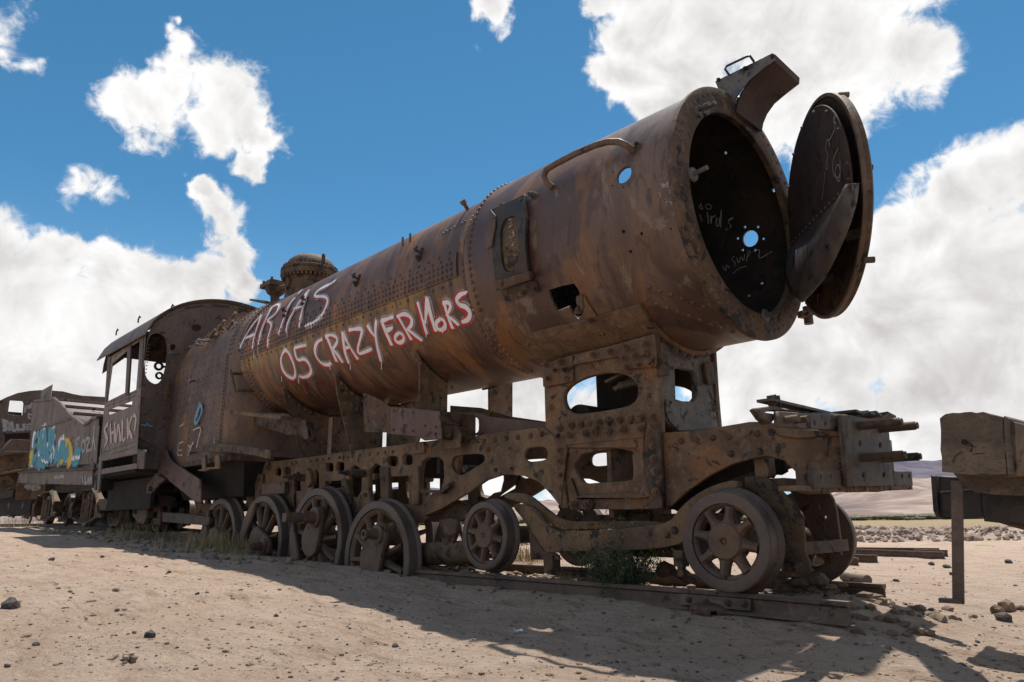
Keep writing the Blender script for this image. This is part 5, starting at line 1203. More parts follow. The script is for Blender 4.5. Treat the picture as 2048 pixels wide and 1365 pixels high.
sill([(150,872),(500,850),(800,838),(800,852),(500,866),(150,884)],'sill_flange','frame_dark',-1.24)
sill([(200,842),(800,800),(800,872),(205,895)],'tank_bearer','black',-1.1,.3)
m=MB(); q=on('y',-1.2,*c13([(790,915)])[0]); m.box((q.x+.1,0,q.z),(.12,2.35,.42)); m.cut(); m.box((q.x-3,0,q.z-.05),(5.8,.9,.3)); m.cut(); m.box((q.x-1.0,0,.62),(1.0,.5,.55)); m.cut(); m.box((q.x-3.0,.2,.65),(1.5,.9,.6)); m.cut(); m.box((-12.6,.1,.62),(2.0,.9,.36)); m.cut(); m.box((-15.7,.1,.66),(2.0,.9,.40)); m.cut(); m.box((-14.1,.4,.5),(5.5,.1,.36)); m.each('underframe','black',TEN)
q=on('y',-1.1,*c13([(815,825)])[0]); m=MB(); m.box(q,(.25,.12,.12)); m.build('buffer_pad','beamgrey',TEN)
# writing and colour blocks
def stn(px,py): p=on('y',YT-.004,px,py); return p,Vector((0,-1,0))
def ts(name,ls,w,mt,l): strokes(name,[c13(x) for x in ls],w,stn,mt,TS_,l)
ts('white_outline',[[(300,560),(285,620),(320,670),(280,745),(272,795)],[(355,510),(362,600),(342,690),(350,800)],[(370,500),(372,690),(395,700),(440,640),(460,500)],[(520,600),(500,800)],[(525,620),(555,740),(590,680)]],.46,'white_paint',.002)
ts('yellow_outline',[[(300,600),(330,610),(315,680),(300,740)],[(272,700),(266,800)]],.40,'yellow_paint',.004)
ts('yellow_block',[[(525,790),(535,700),(560,640),(585,640),(598,700),(600,790)],[(560,790),(590,780)]],.40,'yellow_paint',.004)
ts('teal_block',[[(330,560),(300,590),(296,640),(330,690),(290,750),(282,795)],[(355,530),(345,640),(370,700),(355,795)],[(310,790),(400,785)],[(385,520),(385,680),(380,780)],[(430,510),(430,640),(405,720),(420,780)],[(455,520),(455,660),(440,780)],[(530,630),(515,720),(500,795)],[(530,640),(558,745),(582,690)],[(480,660),(480,790)]],.37,'teal_paint',.006)
ts('teal_sign',[[(622,745),(685,740)],[(620,770),(685,765)],[(630,720),(690,712)]],.33,'teal_paint',.006)
ts('white_scribble',[[(620,725),(620,780),(635,730),(635,780)],[(645,730),(648,775)],[(655,735),(665,770),(668,730),(680,765),(688,725)],[(360,760),(372,790),(382,765),(392,800),(402,780),(412,795)],[(430,760),(450,700),(440,790)],[(455,650),(470,690),(460,760)]],.06,'white_paint',.010)
ts('white_lettering',[[(684,585),(655,590),(648,630),(672,650),(678,690),(640,702)],[(712,600),(698,640),(700,690),(718,702),(730,660),(726,610),(712,600)],[(735,592),(775,580),(752,640),(735,695),(780,682)],[(785,690),(800,580),(808,480)],[(800,560),(815,690)],[(790,640),(812,632)]],.09,'faint_paint',.004)
def sts(px,py): p=on('y',-1.206,px,py); return p,Vector((0,-1,0))
strokes('white_lettering',[c13(x) for x in ([(692,905),(722,900)],[(706,902),(706,968)],[(728,905),(728,968),(742,965)],[(728,935),(740,932)],[(750,968),(756,905),(764,968)],[(770,968),(772,905),(778,940),(784,905),(785,968)],[(470,900),(472,930),(490,905),(500,930),(520,905),(550,915)])],.07,sts,'faint_paint',SL)
# trucks
KS=make_wheel('tender_wheel',.30,9,.2,.28,.05,.04,.03)
def truck(cx,zc_):
    for dx in (-.85,.85):
        place_wheel(KS,TEN,(cx+dx,-.63,zc_)); place_wheel(KS,TEN,(cx+dx,.63,zc_),0,True)
        m=MB(); m.tube([(cx+dx,-.7,zc_),(cx+dx,.7,zc_)],.06,12); m.cut(); m.box((cx+dx,-.80,zc_),(.22,.16,.26)); m.cut(); m.box((cx+dx,.80,zc_),(.22,.16,.26)); m.each('axle_box','frame_dark',TEN)
    for s in (-1,1):
        m=MB(); y=s*.80
        pts=[(-1.0,.13),(-.75,.14),(-.3,.36),(.3,.36),(.75,.14),(1.0,.13)]
        for a,b in zip(pts[:-1],pts[1:]): m.bar((cx+a[0],y,zc_+a[1]),(cx+b[0],y,zc_+b[1]),.12,.035,(0,0,1))
        pts=[(-1.0,-.13),(-.75,-.13),(-.3,-.22),(.3,-.22),(.75,-.13),(1.0,-.13)]
        for a,b in zip(pts[:-1],pts[1:]): m.bar((cx+a[0],y,zc_+a[1]),(cx+b[0],y,zc_+b[1]),.12,.03,(0,0,1))
        m.bar((cx-.3,y,zc_-.22),(cx-.3,y,zc_+.36),.06,.06,(1,0,0)); m.bar((cx+.3,y,zc_-.22),(cx+.3,y,zc_+.36),.06,.06,(1,0,0))
        for k in range(3): m.tube([(cx-.14+.14*k,y,zc_-.2),(cx-.14+.14*k,y,zc_+.2)],.055,8)
        m.build('arch_bar_frame','frame_dark',TEN)
        m=MB(); m.bar((cx-1.1,y*1.08,zc_-.28),(cx-.5,y*1.1,zc_+.3),.04,.02); m.cut(); m.bar((cx+.6,y*1.1,zc_+.38),(cx+1.05,y*1.1,zc_-.1),.04,.02); m.bar((cx+1.05,y*1.1,zc_-.1),(cx+1.25,y*1.1,zc_-.12),.05,.06); m.each('brake_rod','frame_dark',TEN)
    m=MB(); m.box((cx,0,zc_+.25),(.3,1.5,.2)); m.build('bolster','black',TEN)
truck(-15.7,.72); truck(-12.6,.66)
# ================================================================ further engine on the left
E2L=empty('rusted_engine',(-19,0,.4),'dark rusted cab of another engine behind the tender, white scrawl beside its square window','locomotive')
c13x=-18.0
cabw=plate('cab_sheet',c13([(-60,300),(0,262),(60,232),(150,198),(250,180),(350,172),(440,176),(540,184),(620,205),(700,220),(800,226),(900,232),(900,520),(900,800),(260,860),(-60,905)]),[c13([(88,262),(190,268),(200,285),(192,385),(180,392),(75,380),(70,360),(82,270)]),c13([(45,545),(250,538),(250,600),(100,595),(35,655)])],x=c13x,t=.02,mat='cab',parent=E2L,hsm=0)
m=MB(); q=on('x',c13x,*c13([(-20,280)])[0]); q2=on('x',c13x,*c13([(-20,880)])[0])
for s in (-1,1): m.box((c13x-1.8,s*1.45,(q.z+q2.z)/2),(3.4,.03,q.z-q2.z-.2)); m.cut()
m.box((c13x-.5,-.35,on('x',c13x,20,880).z),(.05,3.0,1.3)); m.cut()  # backing sheet added behind the lower opening to shut out the sky
m.each('cab_side_and_backing','cab',E2L)
m=MB(); a=on('x',c13x,*c13([(140,372)])[0]); m.box(a+Vector((-.2,0,-.02)),(.05,.28,.14)); m.build('window_stub','black',E2L)
plate('bunker_shelf',c13([(0,700),(100,592),(258,598),(255,690),(0,735)]),x=-17.6,t=.5,mat='plate',parent=E2L)
plate('shelf_edge',c13([(-20,712),(60,692),(255,695),(255,712),(60,725),(-20,745)]),x=-17.5,t=.1,mat='beamgrey',parent=E2L)
plate('running_plate',c13([(-40,735),(170,712),(255,720),(210,850),(-40,880)]),x=-17.7,t=.06,mat='frame',parent=E2L)
plate('footplate_edge',c13([(-40,885),(190,845),(200,860),(-40,905)]),x=-17.4,t=.3,mat='frame',parent=E2L)
plate('lower_frame',c13([(-40,905),(180,862),(160,980),(140,1020),(-40,1050)]),x=-17.9,t=.1,mat='frame_dark',parent=E2L)
plate('graffiti_panel',c13([(140,972),(385,975),(385,1100),(135,1110)]),x=-17.6,t=.05,mat='frame',parent=E2L)
q=on('x',-17.6,*c13([(28,972)])[0]); m=MB(); m.lathe([(.08,0),(.17,0),(.17,.15),(.08,.15)],q,(1,0,0),20); m.build('pipe_flange','frame_dark',E2L)
def se(px,py): return on('x',c13x+.006,px,py),Vector((1,0,0))
strokes('white_lettering',[c13(l) for l in ([(15,435),(40,430),(35,490)],[(35,455),(60,420),(35,525)],[(45,520),(65,430),(80,520)],[(50,485),(78,480)],[(100,440),(105,520),(135,515)],[(150,465),(148,515),(185,510)],[(150,490),(175,485)],[(150,465),(180,460)],[(190,465),(215,460)],[(208,465),(205,505),(190,515)],[(235,515),(252,450),(268,512)],[(240,490),(264,485)])],.10,se,'chalk',cabw)
strokes('white_scrawl',[c13(l) for l in ([(210,365),(218,300),(230,335),(238,305),(248,330)],[(250,290),(255,330)],[(245,310),(290,290)],[(270,280),(272,325),(285,320)],[(240,375),(245,410),(262,420),(285,405),(283,370),(262,385),(245,375)])],.06,se,'chalk',cabw)
def se2(px,py): return on('x',-17.59,px,py),Vector((1,0,0))
strokes('white_lettering',[c13(l) for l in ([(220,980),(225,1020)],[(240,980),(238,1020),(255,1018)],[(262,980),(268,1025)],[(285,985),(280,1040)],[(300,980),(310,1040),(320,985)],[(330,985),(332,1025)],[(140,1040),(150,1060)])],.09,se2,'faint_paint',E2L)
for px in (105,175,255):
    q=on('y',-.63,px/4.265,740+1165/4.265) if px>200 else on('y',-.9,px/4.265,740+1160/4.265)
for k,(x,z) in enumerate(((-18.9,.86),(-20.6,.9),(-22.3,.95))):
    o=place_wheel(KS,E2L,(x,-.63,z)); o=place_wheel(KS,E2L,(x,.63,z),0,True)
m=MB(); m.box((-20.7,0,1.15),(5.2,1.3,1.0)); m.cut(); m.box((-20.7,-.95,1.3),(4.8,.1,.5)); m.each('underframe','smoke_in',E2L)
# ================================================================ vehicle on the right: timber buffer beam
RV=empty('buffer_end_wagon',(3.2,-.2,0),'square cracked timber buffer beam with hanging hooked iron bar, cut by the right edge','wagon',rz=0)
YR=-1.02; rot=R(-4.5)
tl=[(q.x,q.z) for q in (on('y',YR,*p) for p in [(1878,838),(1892,828),(1930,824),(1968,826),(2006,834),(2010,900),(2014,950),(1960,949),(1884,945),(1880,900)])]
def beamprism(pts,y0,ln,name,mat,parent,taper=None,seg=14,rough=.006):
    m=MB(); k=len(pts); vs=[]; cx=sum(p[0] for p in pts)/k; cz=sum(p[1] for p in pts)/k
    for i in range(seg+1):
        t=i/seg; y=ln*t
        for x,z in pts:
            q=Vector((x-cx,y,z-cz)); n_=noise.noise(Vector((x*9,y*5,z*9)))*rough*(1 if i else .3)
            q=Matrix.Rotation(rot,3,'Z')@Vector((q.x*(1+n_*3),q.y,q.z*(1+n_*3))); vs.append(q)
    m.add(vs,[(i*k+j,i*k+(j+1)%k,(i+1)*k+(j+1)%k,(i+1)*k+j) for i in range(seg) for j in range(k)])
    m.add(vs[:k],[tuple(range(k))]); m.add(vs[-k:],[tuple(range(k))])
    return m.build(name,mat,parent,(cx,y0,cz))
random.seed(5)
fine=[]
tl2=tl
for a,b in zip(tl2,tl2[1:]+tl2[:1]):
    for t in (0,.33,.66): fine.append((a[0]+(b[0]-a[0])*t+random.uniform(-.003,.003),a[1]+(b[1]-a[1])*t+random.uniform(-.004,.004)))
TBm=beamprism(fine,YR,2.3,'timber_beam','wood',RV)
ub=[(q.x,q.z) for q in (on('y',YR+.22,*p) for p in [(1900,940),(2060,945),(2062,992),(1990,990),(1950,985),(1925,970)])]
beamprism(ub,YR+.22,1.9,'lower_timber','wood',RV)
# strap and inner iron face
tl3=[(q.x,q.z) for q in (on('y',YR+.10,*p) for p in [(2008,832),(2030,846),(2034,952),(2012,955)])]
beamprism(tl3,YR+.10,2.1,'iron_facing','frame',RV,rough=0)
# cracks: thin dark bars laid on the face, painting the shade inside
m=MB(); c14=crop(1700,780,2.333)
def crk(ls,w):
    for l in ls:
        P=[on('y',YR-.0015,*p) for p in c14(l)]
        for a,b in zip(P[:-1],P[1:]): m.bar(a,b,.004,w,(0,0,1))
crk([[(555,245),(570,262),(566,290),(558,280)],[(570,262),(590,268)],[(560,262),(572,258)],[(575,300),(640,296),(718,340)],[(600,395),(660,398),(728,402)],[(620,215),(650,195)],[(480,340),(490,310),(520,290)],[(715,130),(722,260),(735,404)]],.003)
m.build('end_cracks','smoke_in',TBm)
q=on('y',YR-.004,*c14([(534,244)])[0]); m=MB(); m.tube([q,q+Vector((0,.02,0))],.012,12); m.build('bolt_hole','smoke_in',TBm)  # dark disc on the face, painting the shade inside a hole
# hanging hooked bar
a=on('y',-.92,1914,962); b=on('y',-.92,1917,1207); m=MB(); m.bar(a,b+Vector((0,0,0)),.042,.018,(0,1,0)); HB=m.build('hanging_bar','rail',RV)
c_=on('y',-.92,1880,1201); m=MB(); m.bar(b+Vector((.018,0,.008)),Vector((c_.x,c_.y,b.z+.008)),.042,.018,(0,0,1)); d_=on('y',-.92,1905,1148); m.box(d_,(.02,.02,.012)); m.build('bar_hook','rail',HB)
# draft gear behind
o=plate('draft_pocket',[(1863,958),(1868,951),(1930,954),(1958,980),(1963,985),(1966,1034),(1950,1037),(1880,1037),(1870,1028),(1866,1000)],y=-.32,t=.35,mat='black',parent=RV,bevel=.006)
m=MB(); a=on('y',-.335,1882,984); b=on('y',-.335,1956,978); m.bar(a,b,.03,.008,(0,0,1)); m.build('pocket_rib','grey',o)
plate('pocket_edge',[(1861,951),(1874,953),(1878,1028),(1886,1037),(1872,1034),(1866,1022)],y=-.345,t=.40,mat='black',parent=o)
plate('coupler_plate',[(1962,988),(2080,990),(2080,1060),(2048,1052),(1968,1043)],y=-.55,t=.05,mat='black',parent=RV)
plate('coupler_base',[(1980,1040),(2080,1040),(2080,1068),(2048,1061),(2010,1050)],y=-.50,t=.3,mat='frame',parent=RV)
m=MB()
for y in (-.4,.4): m.box((3.6,y,.62),(2.9,.08,.35)); m.cut()
m.box((3.9,-.2,1.05),(2.3,1.7,.06)); m.each('added_wagon_frame','frame_dark',RV)  # frame and deck out of view, added for the shadow they cast
for x in (3.0,4.3):
    place_wheel(K1,RV,(x,-.63,.286)); place_wheel(K1,RV,(x,.63,.286),0,True)
# ================================================================ track
def rail(name,pts,label,parent=None,mat='rail',head=.062,ht=.115,base=.115,group=None,cat='rail'):
    """flat-bottomed rail swept along points given at the running surface"""
    pr_=[(-head/2,0),(head/2,0),(head/2,-.022),(.009,-.034),(.009,-ht+.02),(base/2,-ht+.008),(base/2,-ht),(-base/2,-ht),(-base/2,-ht+.008),(-.009,-ht+.02),(-.009,-.034),(-head/2,-.022)]
    m=MB(); k=len(pr_); vs=[]; n=len(pts)
    O=Vector(pts[0])
    for i,p in enumerate(pts):
        p=Vector(p); t=(Vector(pts[min(i+1,n-1)])-Vector(pts[max(i-1,0)])).normalized(); s=t.cross(Vector((0,0,1))).normalized(); u=s.cross(t)
        vs+=[p-O+s*a+u*b for a,b in pr_]
    m.add(vs,[(i*k+j,i*k+(j+1)%k,(i+1)*k+(j+1)%k,(i+1)*k+j) for i in range(n-1) for j in range(k)]); m.add(vs[:k],[tuple(range(k))]); m.add(vs[-k:],[tuple(range(k))])
    o=m.build(name,mat,parent,O); 
    if not parent: prop(o,label,cat,group)
    return o
YN=-.535
NR=rail('running_rail',[(-3.55,YN,.0),(-2,YN,.0),(-.30,YN,-.002)],'rusted rail under the front wheels on the near side, half buried in sand')
NR2=rail('running_rail',[(-.295,YN,-.002),(.2,YN,-.004),(.635,YN,-.01)],'short rusted rail whose sawn end sticks out of the sand under the front wheel')
SPm=MB(); SPm.add(*(lambda P:(P,[(0,1,2,3),(7,6,5,4),(0,4,5,1),(1,5,6,2),(2,6,7,3),(3,7,4,0)]))([Vector(v) for v in ((-.36,YN-.045,-.09),(-.36,YN-.028,-.03),(.10,YN-.028,-.032),(.10,YN-.045,-.092),(-.36,YN-.012,-.09),(-.36,YN-.012,-.03),(.10,YN-.012,-.032),(.10,YN-.012,-.092))]))
SPL=SPm.build('splice_plate','rail',NR)
for x in (-.30,-.19,-.04,.06): m=MB(); m.bolt((x,YN-.038,-.062),(0,-1,0),.016); m.build('bolt','frame_dark',NR)
rail('running_rail',[(-5,.535,-.0),(-2,.535,.0),(.45,.535,-.004)],'rusted rail on the far side of the front wheels, seen through beneath the truck')
def trk(y): return [(x,y,gz(x,y,False)+.07) for x in (-7.2,-8.5,-10,-12,-14,-17,-21,-26)]
rail('running_rail',trk(-.535),'long dusty rail under the tender and cab wheels on the near side')
rail('running_rail',trk(.535),'long dusty rail under the tender wheels on the far side')
# buried pipe/axle stub between wheels
q=on('y',-.2,905,1112); m=MB(); m.tube([(-3.25,-.35,.12),(-2.45,-.35,.16)],.10,20); m.tube([(-3.25,-.35,.12),(-3.55,-.35,.10)],.08,16); m.build('steam_pipe','frame_dark',LOCO)
plate('brake_shoe_hanger',c3([(540,930),(600,920),(640,930),(635,1000),(610,1075),(570,1085),(550,1040)]),y=-.42,t=.04,mat='frame_dark',parent=LOCO)
plate('truck_rear_plate',c3([(520,900),(640,820),(700,850),(700,920),(640,940),(520,935)]),y=-.30,t=.04,mat='frame_dark',parent=LOCO)
# loose rails lying beyond
def gp(px,py,z=-.25):
    p=on('z',z,px,py); return Vector((p.x,p.y,gz(p.x,p.y)))
def lrail(a,b,label,lift=.11):
    A=gp(*a);B=gp(*b); A.z+=lift;B.z+=lift; rail('loose_rail',[A,(A+B)/2+Vector((0,0,-.005)),B],label,group='loose rails lying on the sand')
lrail((1560,1104),(1889,1118),'long rusty loose rail, nearest of the pair lying on sand right of the front wheels')
lrail((1540,1103),(1880,1109),'loose rusty rail lying just behind the long one right of the front wheels')
lrail((1830,1112),(1896,1114),'short rail end poking out past the tip of the long loose rail')
lrail((1560,1122),(1756,1128),'short loose rail ending below the long rails, right of the far front wheel')
lrail((1560,1130),(1718,1136),'loose rail stub nearest the far front wheel')
A=gp(1690,1174);B=gp(1738,1182); m=MB(); O=A+Vector((0,0,.05)); m.tube([(0,0,0),B-A],.045,14); o=m.build('rusty_pipe','rail',None,O); prop(o,'short rusty pipe stub in the sand beside the mound behind the front wheel','pipe')
# ================================================================ stones, scrap, litter
def stone_mesh(seed,flat=.65,sub=2,rough=.35):
    bm=bmesh.new(); bmesh.ops.create_icosphere(bm,subdivisions=sub,radius=1)
    for v in bm.verts:
        n_=noise.noise(v.co*1.3+Vector((seed,0,0)))*rough+noise.noise(v.co*3+Vector((0,seed,0)))*rough*.3; v.co*=1+n_; v.co.z*=flat
    me=bpy.data.meshes.new('stone'); bm.to_mesh(me); bm.free(); return me
SM=[stone_mesh(s,f) for s,f in ((1,.9),(2.3,.7),(5,.55),(7.7,.6),(9.1,.75),(12,.5))]
def stone(px,py,r,k,mat,label,name='stone',cat='stone',z=None):
    p=on('z',-.2,px,py)
    for _ in range(6): p=on('z',gz(p.x,p.y),px,py)
    d=(p-CAM).length; r=r*d/CF          # r given in photograph pixels
    me=SM[k].copy() if SM[k].materials and SM[k].materials[0]!=MAT[mat] else SM[k]
    if me is not SM[k]: me.materials.clear()
    o=put(name,me,mat,None,(p.x,p.y,gz(p.x,p.y)+r*.35)); o.scale=(r,r,r); o.rotation_euler=(random.uniform(-.3,.3),random.uniform(-.3,.3),random.uniform(0,6)); prop(o,label,cat); return o
random.seed(21)
ST=[(17,1243,13,0,'stone_dark','large dark upright stone at the left edge of the sunlit sand'),(300,1272,9,0,'stone_dark','round dark stone in the sunlit sand left of the dry dung'),(72,1292,6,3,'stone_dark','small dark stone below the upright stone near the left edge'),
(100,1139,5,2,'stone_dark','dark chip near the shade edge at far left'),(203,1130,4,2,'stone_dark','small dark chip on the shade line left of the tender truck'),(337,1158,4,1,'stone_dark','dark pebble in sunlit sand below the third tender axle'),(394,1196,4,2,'stone_dark','dark pebble in the middle of the left sunlit sand'),
(232,1237,4,1,'stone_dark','dark pebble up and left of the round dark stone'),(268,1267,3.5,1,'stone_dark','dark pebble just left of the round dark stone'),(552,1234,4,0,'stone_dark','dark pebble standing alone right of centre in the sunlit sand'),(230,1190,6,2,'stone','pale flat stone above the round dark stone'),
(413,1280,4,3,'stone','pale small stone right of the round dark stone'),(15,1335,5,2,'stone_dark','dark chip in the lower left corner'),(140,1183,3.5,1,'stone','tan stone between two darker chips at left'),(504,1257,4,2,'stone','tan stone left of the lone dark pebble'),
(291,1143+8,3,1,'stone','tan stone by the shade line below the tender'),(413,1201,3.5,2,'stone','tan stone next to a dark pebble mid left'),
(790,1295,6,4,'stone_dark','dark clod with a straw beside it on the sunlit side of the boiler shadow'),(1037,1175,5,1,'clod','reddish clod in the shade below the small front wheel'),(907,1178,4,1,'clod','small reddish clod left below the small front wheel'),
(1308,1206,10,1,'clod','reddish brown lump beside the rail joint'),(1048,1168,5,3,'stone','grey stone beside the rail below the small front wheel'),(1057,1171,4,4,'stone','second grey stone touching the first beside the rail'),(1107,1177,4,2,'stone','flat pale stone against the rail'),
(1636,1266,7,4,'stone','pale stone in front of the sawn rail end'),(1248,1296,6,4,'stone','pale tan stone in the middle of the boiler shadow'),(1210,1320,4,3,'stone','small tan stone below the pale one in the boiler shadow'),(1736,1291,6,1,'stone','pale rounded stone near the mound at lower right'),
(1785,1272,9,3,'clod','brown rounded clod at the foot of the cracked crust'),(1748,1262,6,2,'clod','dark clod left of the cracked crust'),(1812,1266,10,5,'clod','flat slab of cracked crust right of the rail end'),(1842,1246,11,5,'clod','flat crust slab nearest the hooked bar'),(1825,1255,7,2,'clod','crust fragment between the two slabs'),
(1907,1239,7,1,'stone','brown stone under the timber beam, left of the pair'),(1918,1241,5,4,'stone','small brown stone touching its neighbour under the timber beam'),(1946,1236,7,2,'stone','low brown stone right of the small pair'),(1996,1226,11,1,'clod','rounded brown stone left of the larger one near the right edge'),(2016,1222,13,0,'clod','large brown rock near the right edge'),(2040,1220,8,2,'clod','brown stone against the right edge'),(2008,1242,12,1,'stone_dark','dark rock in shade below the large brown rock'),
(1724,1159,5,0,'stone_dark','black lump on sunlit sand right of the mound'),(1737,1163,4,1,'stone_dark','black pebble right of the black lump'),(1793,1164,5,2,'stone_dark','dark chip further right of the black pebbles'),(1863,1131,5,1,'stone_dark','dark stone on the sand left of the hooked bar'),(1894,1136,6,2,'stone_dark','dark flat stone beside the hooked bar'),(1830,1081,7,2,'stone','tan flat stone in front of the rubble bank'),(2018,1127,6,1,'stone_dark','dark stone at the right, beyond the hooked bar'),(1955,1286,4,1,'stone_dark','dark pebble in the light patch at lower right'),
(850,1135,8,4,'clod','brown clod against the buried driving wheel at the rail end'),(835,1155,6,2,'clod','reddish clod in front of the rail end by the driving wheel'),(930,1135,9,1,'stone','grey stone behind the rail left of the small front wheel'),(575,1115,4,2,'stone','pale chip before the third driving wheel'),(735,1127,5,1,'stone','pale stone under the counterweight of the first driving wheel')]
for t in ST: stone(*t[:5],t[5])
# rubble mound between the front wheels
MD=[(1330,1140,20),(1362,1148,18),(1300,1150,12),(1560,1150,15),(1585,1145,20),(1610,1140,14),(1640,1160,16),(1600,1165,18),(1660,1175,13),(1540,1170,14),(1500,1160,14),(1685,1170,10),(1625,1182,12),(1570,1182,13),(1710,1160,9),(1380,1160,14),(1270,1142,8)]
rnd2=['big cracked clod','dark crumbly clod','flat brown clod','rounded earth clod','jagged clod']
for i,(px,py,r) in enumerate(MD):
    p=on('y',.0 if px<1500 else .15,px,py); d=(p-CAM).length; s=r*d/CF
    o=put('earth_clod',SM[i%6] if SM[i%6].materials[0]==MAT['clod'] else SM[i%6].copy(),None,None,(p.x,p.y,max(gz(p.x,p.y),p.z)-.0)); 
    if o.data.materials[0]!=MAT['clod']: o.data.materials.clear(); o.data.materials.append(MAT['clod'])
    o.scale=(s,s,s*.8); o.rotation_euler=(0,0,i*1.3)
    nth=['leftmost','second','third','fourth','fifth','sixth','seventh','eighth','ninth','tenth','eleventh','rightmost']
    grp=sorted([q for q in MD if (q[0]>1450)==(px>1450)]); k_=grp.index((px,py,r)); w_=nth[k_] if k_<len(grp)-1 else 'rightmost'
    w_=w_ if w_ in ('leftmost','rightmost') else w_+' from the left'
    prop(o,('earth clod '+w_+' of those heaped right of the front wheel' if px>1450 else 'earth clod '+w_+' of those between the rails left of the front wheel'),'clod','earth clods heaped between the front wheels')
# scattered pebbles and crumbs
def pebbles(name,n,region,rs,mat,label,cat,seed,flat=.6):
    rr=random.Random(seed); m=MB(); ico=stone_mesh(3,flat,1,.3); vv=[v.co.copy() for v in ico.vertices]; ff=[tuple(p.vertices) for p in ico.polygons]; bpy.data.meshes.remove(ico)
    for _ in range(n):
        x,y=region(rr); r=rs(rr); M3=Matrix.Rotation(rr.uniform(0,6),3,'Z'); z=gz(x,y); sx=rr.uniform(.7,1.4)
        m.add([Vector((x,y,z+r*.2))+M3@Vector((v.x*r*sx,v.y*r,v.z*r)) for v in vv],ff)
    o=m.build(name,mat); prop(o,label,cat,None,'stuff')
def reg_px(x0,x1,y0,y1):
    def f(rr):
        for _ in range(20):
            p=on('z',-.22,rr.uniform(x0,x1),rr.uniform(y0,y1)**1)
            if p.y>-4.4: return p.x,p.y
        return 0,-2
    return f
pebbles('pebbles',1500,reg_px(0,2048,1085,1365),lambda r:.003+.007*r.random()**4,'stone_dark','small dark pebbles scattered over the sand','pebbles',1)
pebbles('gravel_crumbs',1900,reg_px(0,2048,1085,1365),lambda r:.003+.009*r.random()**4,'stone','tan gravel crumbs scattered over the sand','gravel',2)
pebbles('earth_crumbs',700,reg_px(0,2048,1090,1365),lambda r:.006+.012*r.random()**2,'clod','brown earth crumbs trodden over the sand','crumbs',6,.45)
pebbles('trackside_rubble',520,lambda r:(r.uniform(-13,-4.6),r.uniform(-1.5,-.3)),lambda r:.015+.05*r.random()**3,'stone','brown rubble along the half buried track','rubble',3)
pebbles('track_crumbs',500,lambda r:(r.uniform(-3.5,.9),r.gauss(.0,.35)),lambda r:.012+.04*r.random()**3,'clod','earth crumbs and clods between the rails','rubble',4)
# rubble bank across the plain
FH=Vector((-.713,.701,0)); RH=Vector((.701,.713,0))
m=MB(); n=260;k=12;G=[]
for i in range(n+1):
    s=-26+48*i/n
    for j in range(k+1):
        t=j/k; d=18.8+7.5*t; q=CAM+FH*d+RH*s; h=math.sin(math.pi*t)*(.27+.12*noise.noise(Vector((s*.35,t*2,0))))*(1+.5*noise.noise(Vector((s*2,t*5,1))))
        G.append(Vector((q.x,q.y,-.30+h+.05*noise.noise(Vector((s*4,t*14,4))))))
m.add(G,[(i*(k+1)+j,(i+1)*(k+1)+j,(i+1)*(k+1)+j+1,i*(k+1)+j+1) for i in range(n) for j in range(k)],True)
o=m.build('rubble_bank','clod_far'); prop(o,kind='structure')
rr=random.Random(9); m=MB(); ico=stone_mesh(4,.8,1,.4); vv=[v.co.copy() for v in ico.vertices]; ff=[tuple(p.vertices) for p in ico.polygons]
for _ in range(3600):
    s=rr.uniform(-14,20); t=rr.random()**.8*.75; d=18.6+7.2*t; q=CAM+FH*d+RH*s; h=math.sin(math.pi*t)*(.25+.12*noise.noise(Vector((s*.35,t*2,0))))
    r=.03+.12*rr.random()**2.5; M3=Matrix.Rotation(rr.uniform(0,6),3,'Z')@Matrix.Rotation(rr.uniform(0,6),3,'X')
    m.add([Vector((q.x,q.y,-.27+h+r*.2))+M3@(v*r) for v in vv],ff)
o=m.build('bank_rubble','clod_far'); prop(o,'pinkish brown rubble heaped in a low bank across the plain','rubble',None,'stuff')
# distant shrubs
m=MB()
for _ in range(900):
    s=rr.gauss(0,1); px=rr.uniform(640,2080); d=rr.choice([rr.uniform(95,140),rr.uniform(140,230)]); a=(px-1024)/1454; q=CAM+FH*d+RH*(a*d)
    hh=rr.uniform(.3,.9)*(1.6 if rr.random()<.05 else 1)
    for _k in range(5):
        c=q+Vector((rr.gauss(0,.5),rr.gauss(0,.5),0)); r=hh*rr.uniform(.35,.7)
        m.add([Vector((c.x,c.y,-.25+hh*.45))+Vector((v.x*r*1.4,v.y*r*1.4,v.z*r)) for v in vv],ff)
o=m.build('desert_shrubs','shrub'); prop(o,'low dark green shrubs along the far edge of the plain','shrubs',None,'stuff')
# mossy patches
for px,py,w_ in ((1975,1081,34),(2040,1071,30),(1968,1092,18)):
    p=on('z',-.25,px,py); m=MB(); n=18; ww=w_*(p-CAM).length/CF
    vs=[Vector((0,0,.02))]+[Vector((ww*math.cos(2*math.pi*i/n)*(1+.2*math.sin(3*i)),ww*1.6*math.sin(2*math.pi*i/n),-.03)) for i in range(n)]
    m.add(vs,[(0,i+1,(i+1)%n+1) for i in range(n)],True); o=m.build('moss_cushion','moss',None,(p.x,p.y,gz(p.x,p.y)+.015)); prop(o,{1975:'yellow green moss cushion on the sand right of the hooked bar',2040:'yellow moss streak at the foot of the rubble bank by the right edge',1968:'faint small moss patch just in front of the moss cushion'}[px],'moss')
